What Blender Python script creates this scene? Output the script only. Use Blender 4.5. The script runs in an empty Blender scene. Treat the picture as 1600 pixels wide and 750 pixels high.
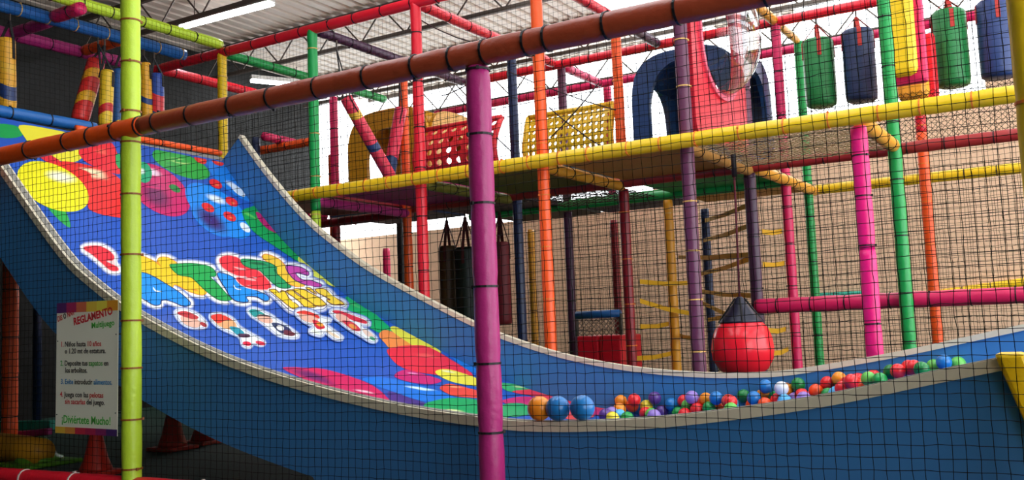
import bpy, bmesh, math, random
from mathutils import Vector, Matrix
random.seed(7)
sc = bpy.context.scene
COL = sc.collection
# ------------------------------------------------------------------ camera
F = 1523.0                       # focal length in pixels of the 1600 x 750 frame
CAM_H = 0.8
_a = -Vector((-2520, 240, F)).normalized()
_b = Vector((930, 105, F)); _b = (_b - _a * _a.dot(_b)).normalized()
_c = _a.cross(_b)
if _c.y > 0: _c = -_c
AX, AY, AU = _a, _b, _c          # hall axes seen from the camera (x right, y down, z forward)
cam_data = bpy.data.cameras.new('camera'); cam = bpy.data.objects.new('camera', cam_data); COL.objects.link(cam)
cam_data.sensor_width = 36; cam_data.lens = 36 * F / 1600; cam_data.clip_start = 0.05; cam_data.clip_end = 300
right = Vector((AX.x, AY.x, AU.x)); down = Vector((AX.y, AY.y, AU.y)); fwd = Vector((AX.z, AY.z, AU.z))
M = Matrix((right, -down, -fwd)).transposed().to_4x4(); M.translation = (0, 0, CAM_H)
cam.matrix_world = M
sc.camera = cam
# ------------------------------------------------------------------ sky and exposure
w = bpy.data.worlds.new('sky'); sc.world = w; w.use_nodes = True
bg = w.node_tree.nodes['Background']; bg.inputs[0].default_value = (0.93, 0.97, 1.0, 1); bg.inputs[1].default_value = 3.6
sc.view_settings.view_transform = 'Standard'; sc.view_settings.look = 'None'
sc.view_settings.gamma = 1.0; sc.view_settings.use_curve_mapping = False
sc.view_settings.exposure = 0.45

# ------------------------------------------------------------------ helpers
def ray(u, v):
    c = Vector((u - 800, v - 375, F)); return Vector((c.dot(AX), c.dot(AY), c.dot(AU)))
def at(u, v, x=None, y=None, z=None):
    """sight line through a photograph point, met with a known plane of the hall"""
    r = ray(u, v)
    k = x / r.x if x is not None else y / r.y if y is not None else (z - CAM_H) / r.z
    p = r * k; p.z += CAM_H; return p
def lin(c): return c / 12.92 if c <= 0.04045 else ((c + 0.055) / 1.055) ** 2.4
def rgb(h):
    if isinstance(h, str):
        h = h.lstrip('#'); h = [int(h[i:i + 2], 16) / 255 for i in (0, 2, 4)]
    return (lin(h[0]), lin(h[1]), lin(h[2]), 1.0)
_mats = {}
def mat(name, col, rough=0.5, spec=0.4, bump=0.0, bscale=30, var=0.0, metal=0.0, emit=0.0, stretch=(1, 1, 1)):
    if name in _mats: return _mats[name]
    m = bpy.data.materials.new(name); m.use_nodes = True; nt = m.node_tree; b = nt.nodes['Principled BSDF']
    b.inputs['Base Color'].default_value = rgb(col); b.inputs['Roughness'].default_value = rough
    b.inputs['Specular IOR Level'].default_value = spec; b.inputs['Metallic'].default_value = metal
    if emit: b.inputs['Emission Color'].default_value = rgb(col); b.inputs['Emission Strength'].default_value = emit
    if bump or var:
        tc = nt.nodes.new('ShaderNodeTexCoord'); mp = nt.nodes.new('ShaderNodeMapping'); mp.inputs['Scale'].default_value = stretch
        n = nt.nodes.new('ShaderNodeTexNoise'); n.inputs['Scale'].default_value = bscale; n.inputs['Detail'].default_value = 4
        nt.links.new(tc.outputs['Object'], mp.inputs[0]); nt.links.new(mp.outputs[0], n.inputs['Vector'])
        if bump:
            bp = nt.nodes.new('ShaderNodeBump'); bp.inputs['Strength'].default_value = bump; bp.inputs['Distance'].default_value = 0.02
            nt.links.new(n.outputs['Fac'], bp.inputs['Height']); nt.links.new(bp.outputs[0], b.inputs['Normal'])
        if var:
            mx = nt.nodes.new('ShaderNodeMix'); mx.data_type = 'RGBA'
            c = rgb(col); mx.inputs[6].default_value = tuple(x * (1 - var) for x in c[:3]) + (1,)
            mx.inputs[7].default_value = tuple(min(1, x * (1 + var)) for x in c[:3]) + (1,)
            nt.links.new(n.outputs['Fac'], mx.inputs[0]); nt.links.new(mx.outputs[2], b.inputs['Base Color'])
    _mats[name] = m; return m
PAL = dict(lime='bcd834', magenta='b42a76', orange='fa5a1c', rust='a8452a', red='e0182c', darkred='8e1420', green='159a48', yellow='f2c616',
           mustard='c88a1c', purple='64304c', plum='43203c', navy='1c2c50', blue='1f62a8', pink='f01878', rose='d8205c', tan='b8823c',
           amber='e8a028', black='141414', brick='a02a28', olive='6c6a20', teal='20a088', white='f0f0ea', brown='4a3018')
def vinyl(c): return mat('vinyl_' + c, PAL[c], 0.38, 0.45, bump=0.25, bscale=22, var=0.06)
TIE = mat('tie_dark', '1a1216', 0.5); TIE_B = mat('tie_brown', '8a4a18', 0.5); TIE_Y = mat('tie_yellow', 'e0b060', 0.5); TIE_O = mat('tie_orange', 'e87828', 0.5)
TAPE = mat('tape_dark', '3a2838', 0.5)

class MB:
    def __init__(s): s.v = []; s.f = []; s.c = []
    def box(s, lo, hi):
        b = len(s.v); x0, y0, z0 = lo; x1, y1, z1 = hi
        s.v += [(x0,y0,z0),(x1,y0,z0),(x1,y1,z0),(x0,y1,z0),(x0,y0,z1),(x1,y0,z1),(x1,y1,z1),(x0,y1,z1)]
        s.f += [tuple(b + i for i in q) for q in ((0,3,2,1),(4,5,6,7),(0,1,5,4),(1,2,6,5),(2,3,7,6),(3,0,4,7))]
        return s
    def path(s, pts, rad, seg=8, cap=True, up=None):
        """tube along a polyline; rad a number or list"""
        pts = [Vector(p) for p in pts]; n = len(pts); b = len(s.v)
        if not hasattr(rad, '__len__'): rad = [rad] * n
        d = (pts[-1] - pts[0]); d = d.normalized() if d.length > 1e-6 else Vector((0, 0, 1))
        ref = Vector((0, 0, 1)) if abs(d.z) < 0.9 else Vector((1, 0, 0))
        for i, p in enumerate(pts):
            t = (pts[min(i + 1, n - 1)] - pts[max(i - 1, 0)]).normalized()
            e1 = t.cross(ref).normalized(); e2 = e1.cross(t)
            for k in range(seg):
                a = 2 * math.pi * k / seg
                s.v.append(tuple(p + (e1 * math.cos(a) + e2 * math.sin(a)) * rad[i]))
        for i in range(n - 1):
            for k in range(seg):
                k2 = (k + 1) % seg
                s.f.append((b + i*seg + k, b + i*seg + k2, b + (i+1)*seg + k2, b + (i+1)*seg + k))
        if cap:
            s.f.append(tuple(b + k for k in range(seg))[::-1]); s.f.append(tuple(b + (n-1)*seg + k for k in range(seg)))
        return s
    def bar(s, p0, p1, wv, hv):
        """prism between two points; wv, hv half-extent vectors"""
        b = len(s.v)
        for p in (Vector(p0), Vector(p1)):
            for a, c in ((-1,-1),(1,-1),(1,1),(-1,1)): s.v.append(tuple(p + wv * a + hv * c))
        s.f += [tuple(b + i for i in q) for q in ((0,1,2,3),(7,6,5,4),(0,4,5,1),(1,5,6,2),(2,6,7,3),(3,7,4,0))]
        return s
    def build(s, name, m, parent=None, smooth=False, bevel=0, solid=0, loc=None):
        me = bpy.data.meshes.new(name); me.from_pydata(s.v, [], s.f); me.update()
        bm = bmesh.new(); bm.from_mesh(me); bmesh.ops.recalc_face_normals(bm, faces=bm.faces); bm.to_mesh(me); bm.free()
        if m is not None: me.materials.append(m)
        if smooth:
            for p in me.polygons: p.use_smooth = True
        return link(name, me, parent, bevel, solid, loc)
def link(name, me, parent=None, bevel=0, solid=0, loc=None):
    o = bpy.data.objects.new(name, me); COL.objects.link(o)
    if parent is not None: o.parent = parent
    if loc is not None: o.location = loc
    if bevel:
        md = o.modifiers.new('bevel', 'BEVEL'); md.width = bevel; md.segments = 2; md.limit_method = 'ANGLE'
    if solid:
        md = o.modifiers.new('solid', 'SOLIDIFY'); md.thickness = solid; md.offset = 0
    return o
def empty(name, loc=(0, 0, 0)):
    o = bpy.data.objects.new(name, None); COL.objects.link(o); o.location = loc; o.empty_display_size = 0.1; return o
def tag(o, label=None, cat=None, group=None, kind=None):
    if label: o['label'] = label
    if cat: o['category'] = cat
    if group: o['group'] = group
    if kind: o['kind'] = kind
    return o
def lathe(mb, prof, c=(0, 0, 0), seg=16, axis=None):
    """prof: (r, h) list along axis from c"""
    ax = Vector(axis).normalized() if axis is not None else Vector((0, 0, 1))
    ref = Vector((0, 0, 1)) if abs(ax.z) < 0.9 else Vector((1, 0, 0))
    e1 = ax.cross(ref).normalized(); e2 = ax.cross(e1); c = Vector(c); b = len(mb.v)
    for r, h in prof:
        for k in range(seg):
            a = 2 * math.pi * k / seg
            mb.v.append(tuple(c + ax * h + (e1 * math.cos(a) + e2 * math.sin(a)) * max(r, 1e-4)))
    for i in range(len(prof) - 1):
        for k in range(seg):
            k2 = (k + 1) % seg
            mb.f.append((b + i*seg + k, b + i*seg + k2, b + (i+1)*seg + k2, b + (i+1)*seg + k))
    mb.f.append(tuple(b + k for k in range(seg))); mb.f.append(tuple(b + (len(prof)-1)*seg + k for k in range(seg)))
    return mb
_tie_mesh = {}
def tie_mesh(r, m):
    key = (round(r, 4), m.name)
    if key not in _tie_mesh:
        mb = MB(); n = 14; w_, h_ = 0.0045, 0.0025
        for k in range(n):
            a = 2 * math.pi * k / n
            for dr, dz in ((0, -w_), (h_ * 2, -w_), (h_ * 2, w_), (0, w_)):
                mb.v.append(((r + dr - h_) * math.cos(a), (r + dr - h_) * math.sin(a), dz))
        for k in range(n):
            k2 = (k + 1) % n
            for q in range(4):
                q2 = (q + 1) % 4; mb.f.append((k*4+q, k2*4+q, k2*4+q2, k*4+q2))
        mb.box((r - 0.001, -0.006, -0.007), (r + 0.009, 0.006, 0.007))
        me = bpy.data.meshes.new('tie'); me.from_pydata(mb.v, [], mb.f); me.materials.append(m); _tie_mesh[key] = me
    return _tie_mesh[key]
def padded(name, label, cat, segs, r=0.05, tie=TIE, ties=None, step=0.35, seg=14, group=None, pinch=0.93):
    """foam padded pipe: segs = [(p0, p1, colour)], ties = distances along the first->last line"""
    p0 = Vector(segs[0][0]); p1 = Vector(segs[-1][1]); L = (p1 - p0).length; d = (p1 - p0).normalized()
    root = empty(name, p0); tag(root, label, cat, group)
    if ties is None:
        ties = []; q = step * random.uniform(0.3, 0.8)
        while q < L - 0.05: ties.append(q); q += step * random.uniform(0.85, 1.15)
    for a, b, c in segs:
        a = Vector(a); b = Vector(b); l = (b - a).length; off = (a - p0).dot(d)
        n = max(3, int(l / 0.045)); pts = []; rr = []
        ph = random.uniform(0, 6)
        for i in range(n + 1):
            t = l * i / n; q = off + t
            dm = min([abs(q - x) for x in ties] + [9])
            k = 1 - (1 - pinch) * math.exp(-(dm / 0.03) ** 2) + 0.012 * math.sin(q * 17 + ph) + random.uniform(-0.008, 0.008)
            if i in (0, n): k *= 0.92
            pts.append(a + d * t - p0); rr.append(r * k)
        MB().path(pts, rr, seg).build('foam_sleeve', vinyl(c), root, smooth=True)
    q = d.to_track_quat('Z', 'Y')
    for x in ties:
        t = link('tie', tie_mesh(r * pinch + 0.003, tie), root); t.location = d * x
        t.rotation_mode = 'QUATERNION'; t.rotation_quaternion = q @ Matrix.Rotation(random.uniform(0, 6.28), 3, 'Z').to_quaternion()
    return root
def netting(name, label, o, ex, ey, w_, h_, cell, rad, m, wob=0.004, bulge=0.0, knots=False, sides=3, diag=False, clip=None):
    """knotted net spanned from o along unit vectors ex (w_) and ey (h_)"""
    o = Vector(o); ex = Vector(ex).normalized(); ey = Vector(ey).normalized(); nz = ex.cross(ey)
    nx, ny = max(1, round(w_ / cell)), max(1, round(h_ / cell)); mb = MB()
    P = {}
    def node(i, j):
        if (i, j) not in P:
            x, y = i * w_ / nx, j * h_ / ny
            if 0 < i < nx: x += random.gauss(0, wob) 
            if 0 < j < ny: y += random.gauss(0, wob) + wob * 2.5 * math.sin(i * 0.21 + j * 0.05)
            z = bulge * math.sin(math.pi * j / ny) * (0.6 + 0.4 * math.sin(i * 0.09)) + random.gauss(0, wob * 0.5)
            P[(i, j)] = o + ex * x + ey * y + nz * z
        return P[(i, j)]
    ok = clip or (lambda p: True)
    def strand(pts):
        run = []
        for p in pts:
            if ok(p): run.append(p)
            else:
                if len(run) > 1: mb.path(run, rad, sides, cap=False)
                run = []
        if len(run) > 1: mb.path(run, rad, sides, cap=False)
    if not diag:
        for i in range(nx + 1): strand([node(i, j) for j in range(ny + 1)])
        for j in range(ny + 1): strand([node(i, j) for i in range(nx + 1)])
    else:
        for s_ in (1, -1):
            for k in range(-ny, nx + ny):
                pts = []
                for j in range(ny + 1):
                    i = k + j if s_ == 1 else k - j + ny // 2
                    if 0 <= i <= nx: pts.append(node(i, j))
                strand(pts)
    if knots:
        for (i, j), p in P.items():
            if ok(p):
                b = len(mb.v); k = rad * 2.1
                mb.v += [tuple(p + q * k) for q in (ex, ey, -ex, -ey, nz, -nz)]
                for a_, b_ in ((0,1),(1,2),(2,3),(3,0)): mb.f += [(b+a_, b+b_, b+4), (b+b_, b+a_, b+5)]
    ob = mb.build(name, m); tag(ob, label, 'net', kind='stuff'); return ob

NET = mat('net_cord', '16140f', 0.8, 0.1); NET_FAR = mat('net_cord_brown', '2a2018', 0.8, 0.1)
# ------------------------------------------------------------------ hall
FY = 3.35                                   # front net plane
R0, R1, R2, R3 = 6.9, 8.4, 9.55, 10.65      # post rows of the frame
def GX(i): return -3.85 + 1.245 * i
ZT, ZD = 3.77, 2.155                        # top rail and deck rail heights
floor_m = mat('floor_rubber', '1d3a30', 0.75, 0.2, bump=0.3, bscale=40, var=0.3)
tag(MB().box((-14, -5, -0.1), (6, 12.6, 0)).build('floor', floor_m), 'dark green rubber floor of the play hall', kind='structure')
wall_m = mat('wall_plaster', 'e6c0a0', 0.9, 0.1, bump=0.4, bscale=18, var=0.12)
wb = MB(); wb.box((-5.2, 12.4, 0), (-1.0, 12.6, 3.24)); tag(wb.build('wall_back', wall_m), 'tan plastered back wall behind the play frame', kind='structure')
wb = MB(); wb.box((-14, 12.4, 0), (-5.2, 12.6, 2.42)); tag(wb.build('wall_back_low', wall_m), 'lower tan back wall under the deck', kind='structure')
wb = MB(); wb.box((-1.0, 12.4, 0), (6, 12.6, 4.3)); tag(wb.build('wall_back_high', wall_m), 'taller pinkish part of the back wall', kind='structure')
dark_m = mat('dark_sheet', '10100e', 0.55, 0.22, bump=1.0, bscale=4, var=0.6)
tag(MB().box((-10.75, -5, 0), (-10.6, at(485, 200, x=-10.6).y, 4.9)).build('wall_left', dark_m), 'dark crumpled plastic sheeting on the left wall', kind='structure')
front_m = mat('front_wall', '34322e', 0.9, 0.1)
tag(MB().box((-10.6, -5.2, 0), (6, -5, 4.85)).build('wall_front_added', front_m), 'unseen dark wall added opposite the play frame to dim the front', kind='structure')  # out of view, added to keep light off the near side
# corrugated roof, with clear sheets let in
roof_m = mat('roof_metal', 'd6cabc', 0.5, 0.4, var=0.08, bscale=3)
clear_m = bpy.data.materials.new('clear_sheet'); clear_m.use_nodes = True
nt = clear_m.node_tree; nt.nodes.clear(); mo = nt.nodes.new('ShaderNodeOutputMaterial'); tr = nt.nodes.new('ShaderNodeBsdfTransparent'); tr.inputs[0].default_value = (0.9, 0.92, 0.92, 1)
df = nt.nodes.new('ShaderNodeBsdfTranslucent'); df.inputs[0].default_value = (0.9, 0.92, 0.92, 1); mi = nt.nodes.new('ShaderNodeMixShader'); mi.inputs[0].default_value = 0.3
nt.links.new(tr.outputs[0], mi.inputs[1]); nt.links.new(df.outputs[0], mi.inputs[2]); nt.links.new(mi.outputs[0], mo.inputs[0])
ROOF = 4.85
def corrugated(x0, x1, y0, y1):
    mb = MB(); n = max(1, round((x1 - x0) / 0.18)); p = (x1 - x0) / n; pr = []
    for i in range(n): pr += [(x0 + i*p, 0), (x0 + i*p + p*0.6, 0), (x0 + i*p + p*0.7, 0.035), (x0 + i*p + p*0.9, 0.035)]
    pr.append((x1, 0))
    for x, z in pr: mb.v += [(x, y0, ROOF + z), (x, y1, ROOF + z)]
    for i in range(len(pr) - 1): mb.f.append((2*i, 2*i+2, 2*i+3, 2*i+1))
    return mb
sky_strips = [(-5.3, -4.3), (-3.2, -1.9), (-0.6, 0.9), (2.0, 3.5)]; YS = 2.4  # strips right of the first are added to brighten slide and back wall
tag(corrugated(-10.75, 6, -5.2, YS).build('ceiling_front', roof_m, solid=0.004), 'corrugated grey metal roof sheeting at the front', kind='structure')
xs = -10.75; k = 0
for a, b in sky_strips + [(6, 6)]:
    k += 1
    tag(corrugated(xs, a, YS, 12.9).build('ceiling' if k == 1 else 'ceiling_sheet', roof_m, solid=0.004), 'corrugated grey metal roof sheeting', kind='structure')
    if a < b: tag(corrugated(a, b, YS, 12.9).build('window_%d' % k, clear_m), 'clear corrugated roof sheet letting in daylight', kind='structure')
    xs = b
steel = mat('joist_steel', '5a5048', 0.6, 0.4, metal=0.3)
for n, y in enumerate((5.3, 7.3, 9.2, 11.2, 12.8)):
    root = empty('roof_joist', (-10.5, y, 4.42))
    tag(root, ['open-web steel roof joist nearest the front net', 'open-web steel roof joist over the near deck rail', 'open-web steel roof joist above the middle of the frame',
               'open-web steel roof joist above the rear posts', 'open-web steel roof joist over the back wall gap'][n], 'joist', 'steel roof joists')
    MB().box((0, -0.025, 0.36), (16, 0.025, 0.42)).build('top_chord', steel, root)
    MB().box((0, -0.02, -0.02), (16, 0.02, 0.03)).build('bottom_chord', steel, root)
    webmb = MB().path([(-0.2, 0, 0), (0.15, 0, 0.38)], 0.011, 5); 
    me = bpy.data.meshes.new('web_rod'); me.from_pydata(webmb.v, [], webmb.f); me.materials.append(steel)
    wm2 = MB().path([(0.15, 0, 0.38), (0.5, 0, 0)], 0.011, 5); me2 = bpy.data.meshes.new('web_rod'); me2.from_pydata(wm2.v, [], wm2.f); me2.materials.append(steel)
    for i in range(14):
        x = 0.25 + i * 0.7
        link('web_rod', me, root, loc=(x, 0, 0)); link('web_rod', me2, root, loc=(x, 0, 0))
# fluorescent battens
glow = mat('tube_glow', 'f4f8ff', 0.4, emit=22.0); batten = mat('batten_white', 'e8e8e4', 0.5)
def light(label, p0, p1):
    p0 = Vector(p0); p1 = Vector(p1); c = (p0 + p1) / 2; d = (p1 - p0).normalized(); root = empty('fluorescent_light', c); tag(root, label, 'ceiling light', 'fluorescent battens under the roof')
    side = d.cross(Vector((0, 0, 1))).normalized(); h = (p1 - p0) / 2
    MB().bar(-h + Vector((0,0,.05)), h + Vector((0,0,.05)), side * 0.05, Vector((0, 0, 0.03))).build('housing', batten, root)
    for s_ in (-1, 1): MB().path([-h * 0.98 + side * 0.035 * s_, h * 0.98 + side * 0.035 * s_], 0.019, 10).build('tube', glow, root, smooth=True)
    for e in (-0.7, 0.7): MB().path([h * e + Vector((0, 0, .08)), h * e + Vector((0, 0, .28))], 0.006, 5).build('hanger', steel, root)
light('long lit fluorescent batten above the lime beam', at(284, 42, z=4.55), at(425, 5, z=4.55))
light('smaller lit fluorescent batten seen below the green rail', at(392, 126, z=4.55), at(476, 134, z=4.55))

# ------------------------------------------------------------------ half-pipe slide with ball pit
RIM_N = [(-6.9,2.02),(-6.4,1.60),(-5.948,1.17),(-5.333,.59),(-5.028,.379),(-4.658,.187),(-4.064,-.041),(-3.515,-.19),(-2.909,-.308),(-2.377,-.372),(-2.057,-.390),(-1.618,-.372),(-1.223,-.329),(-.866,-.274),(-.541,-.204),(-.31,-.157)]
RIM_F = [(-6.887,1.943),(-6.544,1.545),(-6.077,1.083),(-5.635,.760),(-5.216,.509),(-4.322,.080),(-3.854,-.0955),(-3.416,-.216),(-2.902,-.304),(-2.422,-.345),(-2.061,-.349),(-1.759,-.328),(-1.154,-.232),(-.781,-.158),(-.429,-.086),(-.1,-.02)]
YN, YF = 3.6, 6.5
def smooth_curve(pts, n):
    """resample a polyline by arc length with Catmull-Rom"""
    P = [Vector((p[0], p[1] + CAM_H)) for p in pts]; out = []
    for i in range(len(P) - 1):
        a, b, c, d = P[max(i-1, 0)], P[i], P[i+1], P[min(i+2, len(P)-1)]
        for k in range(12):
            t = k / 12; out.append(0.5 * ((2*b) + (c - a)*t + (2*a - 5*b + 4*c - d)*t*t + (3*b - a - 3*c + d)*t**3))
    out.append(P[-1])
    for _ in range(3): out = [out[0]] + [(out[i-1] + out[i]*2 + out[i+1]) / 4 for i in range(1, len(out)-1)] + [out[-1]]
    L = [0]
    for i in range(1, len(out)): L.append(L[-1] + (out[i] - out[i-1]).length)
    res = []; j = 0
    for k in range(n):
        s_ = L[-1] * k / (n - 1)
        while j < len(L) - 2 and L[j+1] < s_: j += 1
        t = (s_ - L[j]) / (L[j+1] - L[j]); res.append(out[j].lerp(out[j+1], min(1, max(0, t))))
    return res
NS = 80
rimN, rimF = smooth_curve(RIM_N, NS), smooth_curve(RIM_F, NS)
def offset(c, d):
    out = []
    for i in range(len(c)):
        t = (c[min(i+1, len(c)-1)] - c[max(i-1, 0)]).normalized(); out.append(c[i] + Vector((t.y, -t.x)) * d)
    return out
bedN, bedF = offset(rimN, 0.33), offset(rimF, 0.33)
def zof(c, x):
    if x <= c[0].x: return c[0].y + (c[0].x - x) * 1.0
    for i in range(len(c) - 1):
        if c[i+1].x >= x:
            t = (x - c[i].x) / (c[i+1].x - c[i].x); return c[i].y + t * (c[i+1].y - c[i].y)
    return c[-1].y
DX = 0.06; XA = -7.5
TAB = [(zof(bedN, XA + i * DX), zof(bedF, XA + i * DX)) for i in range(134)]
def bed_z(x, y):
    """height of the bed, straight between ribs 6 cm apart"""
    t = (y - YN) / (YF - YN); q = min(max((x - XA) / DX, 0), 132.999); i = int(q); q -= i
    a = TAB[i][0] * (1 - q) + TAB[i+1][0] * q; b = TAB[i][1] * (1 - q) + TAB[i+1][1] * q
    return a * (1 - t) + b * t
slide = empty('halfpipe_slide', (-4.0, 5.0, 0)); tag(slide, 'wide blue half-pipe slide with printed balloon vinyl and beige rims', 'slide')
SL = Vector((-4.0, 5.0, 0))
panel_blue = mat('panel_blue', '3a79b4', 0.55, 0.3, bump=0.08, bscale=12, var=0.06)
bed_blue = mat('bed_vinyl', '2458bc', 0.3, 0.5, var=0.12, bscale=2.2)
rim_m = mat('rim_beige', 'd8cdb4', 0.6, 0.3, var=0.1, bscale=25); rim_g = mat('rim_grey', '8c8880', 0.7, 0.2, var=0.15, bscale=30)
mb = MB(); NT = 6; RX = [-7.14] + [XA + i * DX for i in range(7, 124)]
for X in RX:
    for k in range(NT + 1):
        Y = YN + (YF - YN) * k / NT; mb.v.append((X - SL.x, Y - SL.y, bed_z(X, Y)))
for i in range(len(RX) - 1):
    for k in range(NT): a = i*(NT+1)+k; mb.f.append((a, a+1, a+NT+2, a+NT+1))
bed = mb.build('bed', bed_blue, slide, smooth=True); tag(bed, 'blue printed vinyl sliding surface')
def side_panel(rim, y0, y1, low):
    mb = MB()
    for i in range(NS):
        lo = low[i]
        for y in (y0, y1): mb.v += [(rim[i].x - SL.x, y - SL.y, rim[i].y), (lo.x - SL.x, y - SL.y, lo.y)]
    for i in range(NS - 1):
        a = i * 4; b = a + 4
        mb.f += [(a, b, b+1, a+1), (a+2, a+3, b+3, b+2), (a, a+2, b+2, b), (a+1, b+1, b+3, a+3)]
    mb.f += [(0, 1, 3, 2), (NS*4-4, NS*4-2, NS*4-1, NS*4-3)]
    return mb.build('side_panel', panel_blue, slide)
lowN = [Vector((p.x, max(0.005, p.y) if rimN[i].x < -3.2 else 0.005)) for i, p in enumerate(offset(rimN, 0.43))]
lowF = [Vector((p.x, max(0.005, p.y) if rimF[i].x < -3.2 else 0.005)) for i, p in enumerate(offset(rimF, 0.43))]
for i, p in enumerate(rimN):
    if p.x > -1.2: lowN[i].x = p.x + 0.2 * ((p.x + 1.2) / 0.89) ** 2
side_panel(rimN, YN - 0.02, YN + 0.02, lowN); side_panel(rimF, YF - 0.02, YF + 0.02, lowF)
def rim_strip(rim, y0, y1, h0, h1, m, name):
    up0, up1 = offset(rim, -h0), offset(rim, -h1); mb = MB()
    for i in range(NS):
        for y, u in ((y0, up0), (y1, up0), (y1, up1), (y0, up1)): mb.v.append((u[i].x - SL.x, y - SL.y, u[i].y))
    for i in range(NS - 1):
        for q in range(4): q2 = (q+1) % 4; mb.f.append((i*4+q, i*4+q2, i*4+4+q2, i*4+4+q))
    mb.f += [(0, 1, 2, 3), (NS*4-4, NS*4-3, NS*4-2, NS*4-1)]
    return mb.build(name, m, slide)
rim_strip(rimN, YN - 0.035, YN + 0.035, -0.035, 0.006, rim_m, 'rim'); rim_strip(rimF, YF - 0.03, YF + 0.03, -0.03, 0.006, rim_m, 'rim')
rim_strip(rimN, YN - 0.015, YN + 0.022, 0.004, 0.009, rim_g, 'rim_inlay')
ex = rimN[-6].x
pad = MB().bar((-0.075 - SL.x, YN - SL.y, 0.02), (-0.285 - SL.x, YN - SL.y, 0.665), Vector((0.045, 0, 0)), Vector((0, 0.055, 0))).build('end_pad', vinyl('yellow'), slide, bevel=0.015)
tag(pad, 'yellow padded strip on the panel end')
lip = MB().bar((-7.2 - SL.x, 3.55 - SL.y, 2.52), (-7.2 - SL.x, 6.5 - SL.y, 2.52), Vector((0.05, 0, 0.03)), Vector((-0.03, 0, 0.05)) * 0.4).build('top_lip', rim_g, slide)

# -- print on the bed: flat colour shapes a hair above the vinyl
print_m = bpy.data.materials.new('slide_print'); print_m.use_nodes = True
nt = print_m.node_tree; b_ = nt.nodes['Principled BSDF']; ca = nt.nodes.new('ShaderNodeVertexColor'); ca.layer_name = 'ink'
nt.links.new(ca.outputs['Color'], b_.inputs['Base Color']); b_.inputs['Roughness'].default_value = 0.3
def bed_hit(u, v):
    r = ray(u, v); k0, k1 = 0.0008, 0.008
    f = lambda k: r.z * k + CAM_H - bed_z(r.x * k, r.y * k)
    kk = 0.0015; prev = kk
    while kk < 0.009:
        if r.y * kk > YN - 0.4 and f(kk) < 0:
            lo, hi = prev, kk
            for _ in range(24):
                mid = (lo + hi) / 2
                if f(mid) < 0: hi = mid
                else: lo = mid
            kk = lo; break
        prev = kk; kk += 0.00004
    x, y = r.x * kk, r.y * kk
    return Vector((max(x, -7.12), min(max(y, YN + 0.025), YF - 0.025)))
def closed_smooth(pts, n=5):
    out = []; N = len(pts)
    for i in range(N):
        a, b, c, d = (Vector(pts[(i + k) % N]) for k in (-1, 0, 1, 2))
        for k in range(n):
            t = k / n; out.append(0.5 * ((2*b) + (c - a)*t + (2*a - 5*b + 4*c - d)*t*t + (3*b - a - 3*c + d)*t**3))
    return out
def ell(cx, cy, rx, ry, rot=0, n=20):
    c, s_ = math.cos(math.radians(rot)), math.sin(math.radians(rot))
    return [(cx + rx*math.cos(a)*c - ry*math.sin(a)*s_, cy + rx*math.cos(a)*s_ + ry*math.sin(a)*c) for a in (2*math.pi*k/n for k in range(n))]
def grow(pts, d):
    P = [Vector(p) for p in pts]; N = len(P); A = sum(P[i].x*P[(i+1)%N].y - P[(i+1)%N].x*P[i].y for i in range(N)); sg = 1 if A > 0 else -1
    out = []
    for i in range(N):
        t = (P[(i+1)%N] - P[i-1]); t = t.normalized() if t.length > 1e-6 else Vector((1, 0)); out.append(P[i] + Vector((t.y, -t.x)) * d * sg)
    return out
STACK = []
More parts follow.
